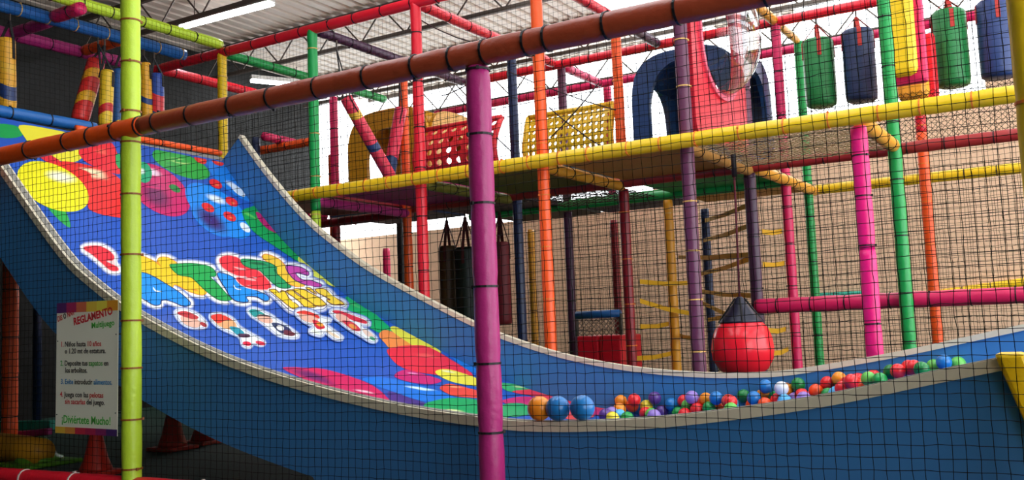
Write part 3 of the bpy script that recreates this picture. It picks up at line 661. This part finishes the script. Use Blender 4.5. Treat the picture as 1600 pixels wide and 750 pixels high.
beam('pink padded rail at the deck corner behind the slide rim', (GX(-3) + 0.05, R0 + 0.05, ZD + 0.02), (GX(-3) + 0.05, R1 - 0.06, ZD + 0.02), 'rose', r=0.06)
beam('magenta padded deck beam under the striped bags', (GX(-2), R0, ZD - 0.06), (GX(-2), R1 - 0.08, ZD - 0.06), 'magenta'); beam('olive padded deck beam by the red post', (GX(-1), R0, ZD - 0.03), (GX(-1), R1, ZD - 0.03), 'olive')
beam('mustard padded deck beam running back from the orange post', (GX(0), R0, ZD - 0.03), (GX(0), R1, ZD - 0.03), 'mustard'); beam('tan padded deck beam running back from the purple post', (GX(1), R0, ZD - 0.03), (GX(1), R1, ZD - 0.03), 'tan')
beam('amber padded deck beam running to the slim green post', (GX(1) + 0.03, R1 + 0.06, ZD), (GX(1) + 0.03, 10.55, ZD), 'amber', r=0.055); beam('amber padded stub behind the hot pink post', (GX(2), R0 + 0.06, ZD), (GX(2), 8.2, ZD), 'amber', r=0.055)
beam('hot pink padded low rail above the ball pit', (GX(1), R1 - 0.05, 0.925), (0.2, R1 - 0.05, 0.915), 'rose', r=0.065)
beam('orange padded guard rail behind the slide rim', at(403, 236, y=R1 + .3), at(492, 220, y=R1 + .3), 'orange', r=0.055); beam('pink padded guard rail beyond the navy post', at(412, 213, x=GX(-4) + .3), at(462, 224, x=GX(-4) + .3), 'rose', r=0.055)
p = at(1440, 463, y=12.35); q = at(1615, 439, y=12.35); beam('yellow padded strip above the pink low rail', p, q, 'yellow', r=0.05)
p = at(1275, 462, y=12.37); q = at(1350, 459, y=12.37); beam('teal padded strip above the pink low rail', p, q, 'teal', r=0.035)
p = at(1240, 70, y=R2); 
# rails over the slide top, left
zb = ZT
pa, pb = at(-10, 7, z=zb), at(288, 86, z=zb); beam('blue padded beam with free end holding the small bags', (pb.x, pa.y, zb), (pb.x, pb.y, zb), 'blue', TIE_Y, r=0.06, step=0.3)
pc, pd = at(-10, 46, z=zb), at(190, 97, z=zb); beam('magenta padded beam behind the small hanging bags', (pd.x, pc.y, zb), (pd.x, pd.y, zb), 'magenta', r=0.06)
xb, xg = pb.x, pd.x
p = at(80, 28, z=zb); beam('rose padded cross rail near the lime beam', (xb + 0.07, p.y, zb), (GX(-3) + 0.1, p.y, zb), 'rose', r=0.06)
p = at(45, 44, z=zb); beam('magenta padded cross rail at the upper left corner', (xg + 0.07, p.y, zb), (xb - 0.07, p.y, zb), 'magenta', r=0.055)
p = at(150, 74, z=zb); beam('orange-red padded cross rail over the tilted red bag', (xg + 0.07, p.y, zb), (xb - 0.07, p.y, zb), 'orange', r=0.055)
p = at(250, 114, z=zb); q = at(400, 146, z=zb); beam('red padded rail at the rear left below the top rail', (q.x, R0, zb), (q.x, q.y, zb), 'red', r=0.055)
p = at(75, 187, x=-7.3); beam('blue padded bar at the head of the slide', (-7.3, 3.2, p.z), (-7.3, at(148, 196, x=-7.3).y, p.z), 'blue', r=0.05)
p = at(285, 229, x=-7.18); beam('slim orange bar along the head of the slide', (-7.18, 4.95, p.z), (-7.18, YF, p.z), 'orange', r=0.028)
# slide-head platform
pl = empty('slide_platform', (-8.6, 5.2, 2.3)); tag(pl, 'dark platform at the head of the slide', 'platform')
MB().box((-1.6, -1.8, 0), (1.36, 1.55, 0.08)).build('deck', mat('deck_dark', '2c2c2a', 0.8), pl)
for x in (-1.5, 1.2):
    for y in (-1.6, 1.3): MB().path([(x, y, -2.3), (x, y, 0)], 0.045, 10).build('leg', vinyl('navy'), pl, smooth=True)

# ------------------------------------------------------------------ deck boards
def deck(label, x0, x1, y0, y1, under, z=ZD + 0.045, top='blue'):
    root = empty('deck_board', ((x0+x1)/2, (y0+y1)/2, z)); tag(root, label, 'platform', 'decks of the play frame')
    hx, hy = (x1-x0)/2 - 0.05, (y1-y0)/2 - 0.04
    MB().box((-hx, -hy, -0.03), (hx, hy, 0)).build('board', mat('board_' + under, PAL[under], 0.6, 0.3, var=0.1, bscale=5), root)
    MB().box((-hx, -hy, 0), (hx, hy, 0.03)).build('mat', mat('mat_' + top, PAL[top], 0.5, 0.4), root, bevel=0.01)
deck('deck board under the striped bags', GX(-2), GX(-1), R0, R1, 'magenta'); deck('deck board under the red perforated panel', GX(-1), GX(0), R0, R1, 'olive'); deck('tan deck board before the navy play module', GX(0), GX(1), R0, R1, 'tan')
deck('dark deck board under the yellow arch module', GX(-3), GX(-2), R1, R2, 'navy', top='navy'); deck('dark deck board behind the red post', GX(-2), GX(-1), R1, R2, 'plum', top='navy'); netting('deck_net', 'dark rope net floor below the yellow perforated panel', (GX(-1) + 0.06, R1 + 0.06, ZD - 0.02), (1, 0, 0), (0, 1, 0), 1.12, 1.0, 0.09, 0.004, NET_FAR, diag=True); deck('green deck board below the navy play module', GX(0), GX(1), R1, R2, 'green', top='navy')
deck('rear deck board behind the dull purple post', GX(-1), GX(0), R2, R3, 'navy', top='green'); deck('rear deck board behind the yellow strap post', GX(0), GX(1), R2, R3, 'mustard', top='green'); deck('rear deck board behind the black post', GX(-2), GX(-1), R2, R3, 'black', top='navy'); deck('deck board at the corner behind the slide', GX(-3) + 0.12, GX(-2), R0, R1, 'darkred', top='navy')
netting('deck_net', 'diamond rope net filling the deck opening by the hot pink post', (GX(1), R0 + 0.08, ZD - 0.02), (1, 0, 0), (0, 1, 0), GX(2) - GX(1), 1.25, 0.07, 0.004, mat('rope_tan', 'a08a60', 0.8), diag=True)
# ------------------------------------------------------------------ nets of the frame
netting('frame_net', 'fine black net above the yellow deck rail', (-7.55, R0 + 0.06, ZD), (1, 0, 0), (0, 0, 1), 7.6, ZT - ZD, 0.045, 0.0012, NET, wob=0.0015)
netting('side_net', 'fine black net hanging beside the small bags at the upper left', (-7.42, 3.35, 2.62), (0, 1, 0), (0, 0, 1), 3.5, 1.2, 0.045, 0.0012, NET, wob=0.0015)
netting('rear_net', 'brown net hanging in front of the tan back wall', (-7.5, R3 + 0.1, 0.0), (1, 0, 0), (0, 0, 1), 7.8, ZT, 0.05, 0.0022, NET_FAR, wob=0.003)
netting('middle_net', 'dark net hanging behind the hot pink low rail', (GX(-1), R2 + 0.12, 0.0), (1, 0, 0), (0, 0, 1), 5.3, ZD, 0.055, 0.0022, NET_FAR, wob=0.003)
netting('rail_net', 'diamond mesh band between the yellow and red deck rails', (GX(1) + 0.1, R1 + 0.3, ZD + 0.02), (1, 0, 0), (0, 0, 1), 2.8, 0.5, 0.05, 0.0022, NET_FAR, diag=True)
netting('guard_net', 'fine net over the black posts beyond the slide head', (-9.6, R1 + 0.5, 2.2), (1, 0, 0), (0, 0, 1), 2.1, 1.55, 0.05, 0.0018, NET, wob=0.002)

# ------------------------------------------------------------------ hanging bags
STRAP_R = mat('strap_red', 'b03028', 0.7); STRAP_K = mat('strap_black', '18161a', 0.7)
def stripes(name, base, bands, tilt=0.6):
    m = bpy.data.materials.new(name); m.use_nodes = True; nt = m.node_tree; b = nt.nodes['Principled BSDF']; b.inputs['Roughness'].default_value = 0.4
    tc = nt.nodes.new('ShaderNodeTexCoord'); sp = nt.nodes.new('ShaderNodeSeparateXYZ'); ma = nt.nodes.new('ShaderNodeMath'); ma.operation = 'MULTIPLY_ADD'; ma.inputs[1].default_value = tilt
    rp = nt.nodes.new('ShaderNodeValToRGB'); rp.color_ramp.interpolation = 'CONSTANT'; mr = nt.nodes.new('ShaderNodeMapRange'); mr.inputs[1].default_value = -1.0; mr.inputs[2].default_value = 0.0
    nt.links.new(tc.outputs['Object'], sp.inputs[0]); nt.links.new(sp.outputs['X'], ma.inputs[0]); nt.links.new(sp.outputs['Z'], ma.inputs[2]); nt.links.new(ma.outputs[0], mr.inputs[0]); nt.links.new(mr.outputs[0], rp.inputs[0])
    e = rp.color_ramp.elements; e[0].position = 0; e[0].color = rgb(base); e[1].position = 0.999; e[1].color = rgb(base)
    for a, b_, c in bands:
        x = e.new(a); x.color = rgb(c); x = e.new(b_); x.color = rgb(base)
    nt.links.new(rp.outputs[0], b.inputs['Base Color']); return m
def bag(name, label, top, bot, r, m, hook, strap=STRAP_K, cat='punching bag', group=None, nstr=2, sw_=0.02, collar=None):
    """cylindrical bag from top to bottom point, straps up to the hook point"""
    top = Vector(top); bot = Vector(bot); hook = Vector(hook); L = (top - bot).length
    root = empty(name, top); tag(root, label, cat, group)
    q = (top - bot).to_track_quat('Z', 'Y')
    prof = [(0.02, 0.0), (r*0.86, -0.004), (r*0.97, -0.02), (r, -0.05), (r*1.0, -L*0.3), (r*1.015, -L*0.6), (r, -L + 0.06), (r*0.95, -L + 0.02), (r*0.8, -L + 0.004), (0.02, -L)]
    b = lathe(MB(), prof, seg=20).build('bag_body', m, root, smooth=True); b.rotation_mode = 'QUATERNION'; b.rotation_quaternion = q
    hk = hook - top
    for k in range(nstr):
        a = math.pi * 2 * k / nstr + 0.3; p = q @ Vector((r*1.01*math.cos(a), r*1.01*math.sin(a), -0.03)); p2 = q @ Vector((r*1.02*math.cos(a), r*1.02*math.sin(a), -0.03 - min(0.16, L*0.25)))
        side = Vector((-math.sin(a), math.cos(a), 0)) * sw_; out = Vector((math.cos(a), math.sin(a), 0)) * 0.003
        mb = MB(); mb.bar(hk, p, side, out); mb.bar(p, p2, side, out); mb.build('strap', strap, root)
    up = max(0.05, ZT - 0.045 - hook.z) if hook.z > 2.5 else 0.06
    MB().path([hk, hk + Vector((0, 0, up))], 0.009, 6).build('hook', steel, root)
    return root
g = 'punching bags on the rear rail'
for u, v0, v1, c, lab in ((1277, 62, 168, '1c7a3c', 'green punching bag on red straps, leftmost of the row'), (1339, 47, 160, '1e3258', 'navy punching bag on red straps beside the leftmost green bag'),
                          (1481, 17, 137, '1c7a3c', 'green punching bag on red straps right of the yellow pads'), (1551, 2, 124, '22386c', 'navy punching bag on red straps, rightmost of the row')):
    t = at(u, v0, y=R2); b = at(u + 3, v1, y=R2); b.x = t.x
    bag('punching_bag', lab, t, b, 0.147, mat('bag_' + c, c, 0.42, 0.45, bump=0.3, bscale=14), (t.x, R2, ZT - 0.11), STRAP_R, group=g, nstr=4, sw_=0.018)
def pad_bag(label, u, v0, v1, wpx, y, c, edge):
    t = at(u, v0, y=y); b = at(u, v1, y=y); h = t.z - b.z; wd = wpx / 2; dx = (at(u + wd, (v0+v1)/2, y=y) - at(u - wd, (v0+v1)/2, y=y)).x / 2
    root = empty('hanging_pad', (t.x, y, t.z)); tag(root, label, 'punching bag', 'hanging pads by the green post')
    MB().box((-dx, -0.14, -h), (dx, 0.0, 0)).build('face_pad', vinyl(c), root, bevel=0.06)
    MB().box((-dx + 0.01, 0.0, -h - 0.05), (dx + 0.06, 0.1, -0.02)).build('back_pad', vinyl(edge), root, bevel=0.03)
    for s_ in (-0.6, 0.6): MB().bar((dx*s_, 0.03, -0.02), (dx*s_*0.3, 0.03, max(0.1, ZT - t.z)), Vector((0.02, 0, 0)), Vector((0, 0.003, 0))).build('strap', STRAP_R, root)
pad_bag('front yellow hanging pad with red back beside the green post', 1404, -22, 124, 44, 8.75, 'yellow', 'rose')
pad_bag('rear yellow hanging pad with red back, lower than its neighbour', 1422, 52, 160, 50, 9.3, 'amber', 'red')
# striped bags, middle
sA = stripes('stripe_middle_one', 'e82c48', [(0.42, 0.5, '1e3a6a'), (0.78, 0.85, 'f0b828'), (0.02, 0.06, 'f0c020')], 0.5); sB = stripes('stripe_middle_two', 'ec3250', [(0.28, 0.42, '1e3a6a'), (0.02, 0.16, 'e8c020')], 0.5)
bag('striped_bag', 'tilted red striped bag on black straps left of the red post', at(540, 152, y=7.22), at(612, 280, y=7.6), 0.062, sA, at(526, 78, y=7.2), cat='punching bag', group='striped bags over the deck', sw_=0.012)
bag('striped_bag', 'red striped bag with yellow top touching the red post', at(627, 168, y=8.2), at(606, 282, y=8.1), 0.066, sB, at(624, 120, y=8.2), cat='punching bag', group='striped bags over the deck', sw_=0.012)
# small striped bags over the slide head
gl = 'small striped bags over the slide head'
def sbag(lab, u0, v0, u1, v1, wpx, x, m):
    t = at(u0, v0, x=x); b = at(u1, v1, x=x); depth = ray(u0, v0); k = x / depth.x
    bag('small_striped_bag', lab, t, b, wpx * k / 2, m, Vector((xb, t.y, ZT - 0.12)), cat='punching bag', group=gl, sw_=0.015)
sbag('yellow bag with navy bands at the left edge over the slide head', 10, 60, 12, 172, 26, xb - 0.05, stripes('st1', 'eaa828', [(0.48, 0.6, '22386c'), (0.72, 0.8, 'e8b030'), (0.0, 0.3, '22386c')]))
sbag('tilted red bag with yellow bands left of the lime post', 151, 94, 124, 190, 27, xb - 0.12, stripes('st2', 'e02c28', [(0.02, 0.2, 'f0b820'), (0.5, 0.6, 'f0b020'), (0.75, 0.84, 'f0a820')]))
sbag('yellow bag with red patches touching the lime post', 168, 110, 164, 197, 21, xb + 0.14, stripes('st3', 'f0c428', [(0.3, 0.44, 'e02c28'), (0.56, 0.64, 'd82828')]))
sbag('blue bag with yellow band hidden behind the lime post', 186, 108, 184, 196, 20, xb - 0.04, stripes('st4', '1e5490', [(0.3, 0.45, 'f0b820')]))
sbag('slim yellow bag with navy band right of the lime post', 227, 98, 230, 186, 17, xb + 0.02, stripes('st5', 'f0ac20', [(0.3, 0.42, '22407c'), (0.6, 0.66, '22407c')]))
sbag('blue bag with red and yellow bands right of the lime post', 245, 115, 246, 183, 21, xb + 0.04, stripes('st6', '24489c', [(0.35, 0.5, 'f0b820'), (0.62, 0.8, 'd82c34')]))
# dark bags under the deck
for u, v0, v1, wpx, c, lab, y in ((699, 384, 492, 27, '4a3418', 'brown heavy bag hanging under the deck beside the red post', 9.1), (728, 386, 520, 36, '14241c', 'blackish green heavy bag hanging behind the magenta post', 9.0), (782, 378, 508, 28, '701420', 'dark red heavy bag hanging right of the magenta post', 8.95)):
    t = at(u, v0, y=y); b = at(u, v1, y=y); b.x = t.x; rr = wpx / 2 * (y / ray(u, v0).y)
    bag('heavy_bag', lab, t, b, rr, mat('bag_' + c, c, 0.5, 0.4), (t.x, y, ZD - 0.07), mat('strap_dark', '4a1418', 0.7), group='heavy bags under the deck', nstr=4, sw_=0.016)

# ------------------------------------------------------------------ play modules on the deck
def ring_panel(outer, inner, to3d, thick, name, m, parent, bevel=0.0):
    n = len(outer); mb = MB()
    for p in outer: mb.v.append(to3d(*p))
    for p in inner: mb.v.append(to3d(*p))
    for i in range(n): j = (i + 1) % n; mb.f.append((i, j, n + j, n + i))
    return mb.build(name, m, parent, solid=thick, bevel=bevel)
def superell(cx, cz, rx, rz, n, p):
    out = []
    for k in range(n):
        a = 2*math.pi*k/n; c, s_ = math.cos(a), math.sin(a)
        out.append((cx + rx*math.copysign(abs(c)**(2/p), c), cz + rz*math.copysign(abs(s_)**(2/p), s_)))
    return out
def arch_outline(cx, z0, wd, h, n, shoulder):
    """closed outline: flat bottom, straight sides, rounded top"""
    pts = []
    for k in range(n):
        a = 2*math.pi*k/n; c, s_ = math.cos(a), math.sin(a)
        e = 2/shoulder if s_ > 0 else 0.12
        pts.append((cx + wd/2*math.copysign(abs(c)**(e if s_ > 0 else 0.12), c), z0 + h*0.5 + h*0.5*math.copysign(abs(s_)**e, s_)))
    return pts
def module(name, label, x0, x1, y0, y1, z0, h, m, ow=0.62, oh=0.72, slit=False):
    root = empty(name, (x0, y0, z0)); tag(root, label, 'play module'); wx, wy = x1-x0, y1-y0; N = 48
    for y in (0, wy):
        ring_panel(arch_outline(wx/2, 0, wx, h, N, 3.2), (superell(wx*0.56, h*0.8, wx*0.26, h*0.08, N, 2) if slit and y else arch_outline(wx/2, 0.1, wx*ow, h*oh, N, 2.2)), lambda a, z, y=y: (a, y, z), 0.05, 'wall_arch', m, root, 0.012)
    for x in (0.02, wx - 0.02):
        ring_panel(arch_outline(wy/2, 0, wy, h*0.96, N, 3.2), arch_outline(wy/2, 0.1, wy*ow, h*oh*0.9, N, 2.2), lambda a, z, x=x: (x, a, z), 0.05, 'wall_arch', m, root, 0.012)
    mb = MB(); K_ = 14                                                    # vaulted roof
    for i in range(K_ + 1):
        a = math.pi * i / K_; c, s_ = math.cos(a), math.sin(a); xx = wx/2 + wx/2*math.copysign(abs(c)**(2/3.2), c); zz = h*0.5 + h*0.5*abs(s_)**(2/3.2)
        if zz > h*0.78: mb.v += [(xx, 0.02, zz), (xx, wy - 0.02, zz)]
    for i in range(len(mb.v)//2 - 1): mb.f.append((2*i, 2*i+2, 2*i+3, 2*i+1))
    mb.build('roof_shell', m, root, solid=0.03, smooth=True)
    return root
navy_p = mat('plastic_navy', '1c3c66', 0.35, 0.5, var=0.05); red_p = mat('plastic_red', 'd8283c', 0.35, 0.5); yel_p = mat('plastic_mustard', 'd8981c', 0.35, 0.5)
module('arched_play_module', 'navy moulded play module with arched openings behind the purple post', GX(0) + 0.12, GX(1) - 0.08, 8.5, R2 - 0.05, ZD + 0.08, 1.13, navy_p, 0.66, 0.82, True)
module('arched_play_module', 'mustard moulded play module with arched opening behind the striped bags', GX(-3) + 0.2, GX(-2) + 0.12, 8.62, R2 + 0.1, ZD + 0.08, 1.12, yel_p, 0.52, 0.72)
# red cockpit panel with clear dome, along the deck between two purple posts
ck = empty('cockpit_panel', (GX(1) + 0.03, R0 + 0.08, ZD + 0.08)); tag(ck, 'red moulded panel with clear bubble window beside the purple post', 'play panel')
cw, chh = 1.28, 1.5; N = 48
ring_panel(superell(cw/2, chh/2, cw/2, chh/2, N, 14), superell(cw/2, chh*0.6, 0.44, 0.5, N, 2.3), lambda a, z: (0, a, z), 0.05, 'panel', red_p, ck, 0.01)
glass = bpy.data.materials.new('clear_dome'); glass.use_nodes = True; nt = glass.node_tree; nt.nodes.clear()
mo = nt.nodes.new('ShaderNodeOutputMaterial'); tr = nt.nodes.new('ShaderNodeBsdfTransparent'); tr.inputs[0].default_value = (0.88, 0.86, 0.84, 1); gl_ = nt.nodes.new('ShaderNodeBsdfGlossy'); gl_.inputs['Roughness'].default_value = 0.06
lw = nt.nodes.new('ShaderNodeLayerWeight'); lw.inputs[0].default_value = 0.35; mi = nt.nodes.new('ShaderNodeMixShader')
nt.links.new(lw.outputs['Facing'], mi.inputs[0]); nt.links.new(tr.outputs[0], mi.inputs[1]); nt.links.new(gl_.outputs[0], mi.inputs[2]); nt.links.new(mi.outputs[0], mo.inputs[0])
mb = MB(); rings = 10; seg = 32
for i in range(rings + 1):
    a = math.pi/2 * i / rings
    for k in range(seg):
        b = 2*math.pi*k/seg; mb.v.append((0.36*math.sin(a), cw/2 + 0.44*math.cos(a)*math.cos(b), chh*0.6 + 0.5*math.cos(a)*math.sin(b)))
for i in range(rings):
    for k in range(seg): k2 = (k+1) % seg; mb.f.append((i*seg+k, i*seg+k2, (i+1)*seg+k2, (i+1)*seg+k))
tag(mb.build('dome', glass, ck, smooth=True), 'clear plastic bubble window')
ring_panel(superell(cw/2, chh*0.6, 0.47, 0.53, N, 2.3), superell(cw/2, chh*0.6, 0.43, 0.49, N, 2.3), lambda a, z: (0.035, a, z), 0.02, 'dome_flange', mat('plastic_rose', 'e8607a', 0.3), ck)
lathe(MB(), [(0.11, 0), (0.11, 0.04), (0.08, 0.07), (0.02, 0.08)], (0.02, cw*0.72, 0.1), 16, (1, 0, 0)).build('knob', vinyl('orange'), ck, smooth=True)
# perforated panels
def perforated(name, label, p0, wd, h, nx, nz, hole, m, bow=0.12, inset=0):
    root = empty(name, p0); tag(root, label, 'play panel'); mb = MB(); cx, cz = wd/nx, h/nz; n = 8
    def P(a, z):
        return (a, -bow*math.sin(math.pi*z/h), z)
    for i in range(nx):
        for j in range(nz):
            ox, oz = (i + .5)*cx, (j + .5)*cz; b = len(mb.v)
            for k in range(n):
                a = 2*math.pi*(k + .5)/n; c, s_ = math.cos(a), math.sin(a); e = 0.5 / max(abs(c), abs(s_)) if True else 0
                sq = (c*0.5/max(abs(c), abs(s_)), s_*0.5/max(abs(c), abs(s_)))
                mb.v.append(P(ox + sq[0]*cx, oz + sq[1]*cz))
            for k in range(n):
                a = 2*math.pi*(k + .5)/n; mb.v.append(P(ox + hole*cx*math.cos(a), oz + hole*cz*math.sin(a)))
            for k in range(n): k2 = (k+1) % n; mb.f.append((b+k, b+k2, b+n+k2, b+n+k))
            for sx_, sz_ in ((0.5, 0.5), (-0.5, 0.5), (-0.5, -0.5), (0.5, -0.5)):    # corners between octagon and cell
                q0 = len(mb.v); mb.v += [P(ox + sx_*cx, oz + sz_*cz), P(ox + sx_*cx, oz + sz_*cz*0.4142), P(ox + sx_*cx*0.4142, oz + sz_*cz)]; mb.f.append((q0, q0+1, q0+2))
    sheet = mb.build('perforated_sheet', m, root, solid=0.02)
    for z in (0.0, h): MB().path([(0, 0, z), (wd, 0, z)], 0.03, 8).build('edge_tube', m, root, smooth=True)
    for x in (0.0, wd): MB().path([P(x, h*t/8) for t in range(9)], 0.03, 8).build('edge_tube', m, root, smooth=True)
perforated('perforated_panel', 'red perforated panel with round holes right of the red post', (GX(-2) + 0.3, R1 - 0.15, ZD + 0.11), 0.98, 0.68, 8, 6, 0.3, mat('plastic_perf_red', 'e4242c', 0.4), bow=0.16)
perforated('perforated_panel', 'yellow perforated panel with small holes behind the orange post', (GX(-1) + 0.18, R1 + 0.15, ZD + 0.09), 0.96, 0.72, 15, 10, 0.3, mat('plastic_perf_yellow', 'eab81c', 0.4), bow=0.1)
# crossing cords behind the orange post
cord = mat('cord_dark', '3a2a2c', 0.8)
for (a, b), lab in zip((((795, 112), (962, 172)), ((858, 168), (945, 232)), ((860, 215), (935, 130)), ((700, 132), (800, 238)), ((655, 30), (735, 65)), ((690, 150), (745, 122))),
        ('dark cord slanting from the navy post to the orange post', 'dark cord slanting down over the yellow perforated panel', 'dark cord rising across the yellow perforated panel', 'dark cord crossing the red perforated panel', 'dark cord tied to the top of the red post', 'pale cord behind the top of the magenta post')):
    yc = R0 + 0.05 if a == (655, 30) else R1 - 0.3; p, q = at(*a, y=yc), at(*b, y=yc); m_ = (p + q)/2 - Vector((0, 0, 0.02))
    tag(MB().path([p, p.lerp(m_, .5) - Vector((0,0,.008)), m_, m_.lerp(q, .5) - Vector((0,0,.008)), q], 0.006, 6).build('cord', cord, smooth=True), lab, 'cord', 'cords strung across the frame')

# ------------------------------------------------------------------ below the deck
# buoy
c = at(1160, 541, y=7.55); by = empty('hanging_buoy', (c.x, c.y, c.z - 0.25)); tag(by, 'red inflated buoy swing with dark cone top behind the pit rim', 'buoy')
prof = [(0.03, 0.0), (0.12, 0.02), (0.19, 0.07), (0.235, 0.15), (0.245, 0.23), (0.235, 0.31), (0.205, 0.39), (0.16, 0.44), (0.15, 0.45)]
lathe(MB(), prof, seg=28).build('float_body', mat('buoy_red', 'f01c30', 0.25, 0.5), by, smooth=True)
lathe(MB(), [(0.17, 0.435), (0.165, 0.45), (0.10, 0.53), (0.05, 0.59), (0.03, 0.63), (0.02, 0.64)], seg=24).build('cone_top', mat('buoy_navy', '181830', 0.35, 0.5), by, smooth=True)
for a in (0.4, 1.97, 3.54, 5.1): MB().path([(0.172*math.cos(a), 0.172*math.sin(a), 0.44), (0.035*math.cos(a), 0.035*math.sin(a), 0.63)], 0.008, 6).build('lacing', STRAP_K, by)
tp = Vector((c.x + 0.02, c.y, ZD - 0.08)) - by.location
MB().path([(0, 0, 0.63), (tp.x, tp.y, tp.z)], 0.009, 8).build('rope', mat('rope_maroon', '5a1c28', 0.8), by, smooth=True)
MB().path([(tp.x, tp.y, tp.z - 0.12), (tp.x, tp.y, tp.z + 0.1)], 0.022, 8).build('swivel', TIE, by, smooth=True)
# climbing straps
web = mat('webbing_yellow', 'c8961c', 0.7, 0.2)
SP = [((1000, 440), (1075, 442)), ((1000, 470), (1080, 490)), ((1000, 510), (1045, 506)), ((992, 560), (1050, 552)), ((1060, 402), (1170, 398)), ((1095, 428), (1178, 402)), ((1095, 455), (1180, 462)), ((1090, 470), (1182, 508)), ((1100, 345), (1175, 318)), ((1098, 376), (1172, 352)), ((1052, 520), (1090, 530)), ((1190, 362), (1222, 361)), ((1192, 413), (1226, 411)), ((1200, 516), (1228, 514)), ((1105, 500), (1180, 482)), ((1208, 552), (1232, 545))]
pos = ['left of the yellow post, highest', 'left of the yellow post, slanting down', 'left of the yellow post near mid height', 'left of the yellow post near the pit rim', 'level behind the purple post', 'rising from the purple post to the plum post', 'level beside the buoy rope', 'falling behind the buoy cone', 'rising under the green deck, highest', 'rising under the green deck, second', 'short beside the purple post', 'short between plum and rose posts, highest', 'short between plum and rose posts, second', 'short between plum and rose posts, low', 'rising behind the buoy cone', 'short right of the buoy']
for ((u0, v0), (u1, v1)), s_ in zip(SP, pos):
    ya, yb = (8.5, R2) if u0 < 1040 else (R1, R2) if u0 > 1185 else (R3, R1); p, q = at(u0, v0, y=ya), at(u1, v1, y=yb); m_ = (p + q)/2 - Vector((0, 0, 0.015)); mb = MB()
    hv = Vector((0, 0, 0.022)); dv = Vector((0, 0.003, 0)); mb.bar(p, m_, dv, hv); mb.bar(m_, q, dv, hv)
    tag(mb.build('climbing_strap', web), 'yellow webbing strap ' + s_, 'strap', 'webbing straps of the climbing tower')
# net box with red pads and blue roller
c = at(938, 560, y=9.1); nb = empty('net_step', (c.x, 9.1, 0)); tag(nb, 'red padded step with rope netting and blue roller before the tan wall', 'play step')
a0, a1 = at(903, 545, y=9.1).x - c.x, at(972, 545, y=9.1).x - c.x; zt = at(938, 524, y=9.1).z; zr = at(938, 491, y=9.1).z; mid = (a0 + a1)/2
for p, q in ((a0, mid - 0.004), (mid + 0.004, a1)): MB().box((p, -0.02, 0), (q, 0.5, zt)).build('red_pad', vinyl('red'), nb, bevel=0.02)
MB().path([(a0, 0, zr), (a1, 0, zr)], 0.04, 12).build('roller', vinyl('blue'), nb, smooth=True)
for x in (a0, a1): MB().path([(x, 0, zt), (x, 0, zr)], 0.02, 8).build('upright', steel, nb, smooth=True)
netob = netting('rope_panel', 'x', (a0, 0, zt), (1, 0, 0), (0, 0, 1), a1 - a0, zr - zt, 0.055, 0.006, mat('rope_grey', '8a7466', 0.8), diag=True)
netob.parent = nb
del netob['label']; del netob['category']
tag(MB().box((-6.6, 8.6, 0), (-5.3, 9.8, 0.42)).build('green_mat', mat('mat_green', '145030', 0.6), bevel=0.03), 'dark green foam block on the floor under the heavy bags', 'mat')
# ------------------------------------------------------------------ floor things at the lower left
def cone(label, u, v, h, r, c, z=0):
    p = at(u, v, z=0.0); root = empty('traffic_cone', p); tag(root, label, 'cone')
    m_ = mat('cone_' + c, c, 0.4, 0.4)
    lathe(MB(), [(r, 0.03), (r*0.95, 0.05), (r*0.72, h*0.35), (r*0.45, h*0.75), (r*0.3, h*0.97), (r*0.2, h)], seg=20).build('cone_body', m_, root, smooth=True)
    MB().box((-r*1.25, -r*1.25, 0), (r*1.25, r*1.25, 0.03)).build('foot', m_, root, bevel=0.01)
cone('red cone below the rules sign', 150, 742, 0.30, 0.10, 'c02c1c'); cone('red cone under the slide right of the lime post', 270, 703, 0.34, 0.11, 'a82818'); cone('farther red cone under the slide', 320, 693, 0.34, 0.11, 'a82818'); cone('lime green cone left of the rules sign', 62, 726, 0.19, 0.16, '5c9a24')
p = at(-30, 694, z=0.1); q = at(66, 706, z=0.1)
tag(MB().path([p, p.lerp(q, .3), p.lerp(q, .7), q], [0.095, 0.1, 0.1, 0.09], 16).build('floor_roll', vinyl('mustard'), smooth=True), 'yellow padded floor roll at the lower left', 'foam roll')
p = at(-20, 666, y=5.6); q = at(82, 664, y=5.6); tag(MB().bar(p, q, Vector((0, 0.03, 0)), Vector((0, 0, 0.045))).build('kerb_pad', vinyl('teal'), bevel=0.01), 'teal padded kerb at the foot of the far left post', 'pad')
p = at(-20, 684, y=5.4); q = at(78, 674, y=5.4); tag(MB().bar(p, q, Vector((0, 0.03, 0)), Vector((0, 0, 0.03))).build('kerb_pad', vinyl('magenta'), bevel=0.01), 'magenta padded kerb in front of the teal one', 'pad')
tag(MB().bar((-7.3, 4.0, 0), (-7.3, 4.0, 2.25), Vector((0.02, 0, 0)), Vector((0, 0.28, 0))).build('dark_curtain', mat('curtain_black', '0e0d0c', 0.8)), 'black curtain hanging behind the rules sign', 'curtain')
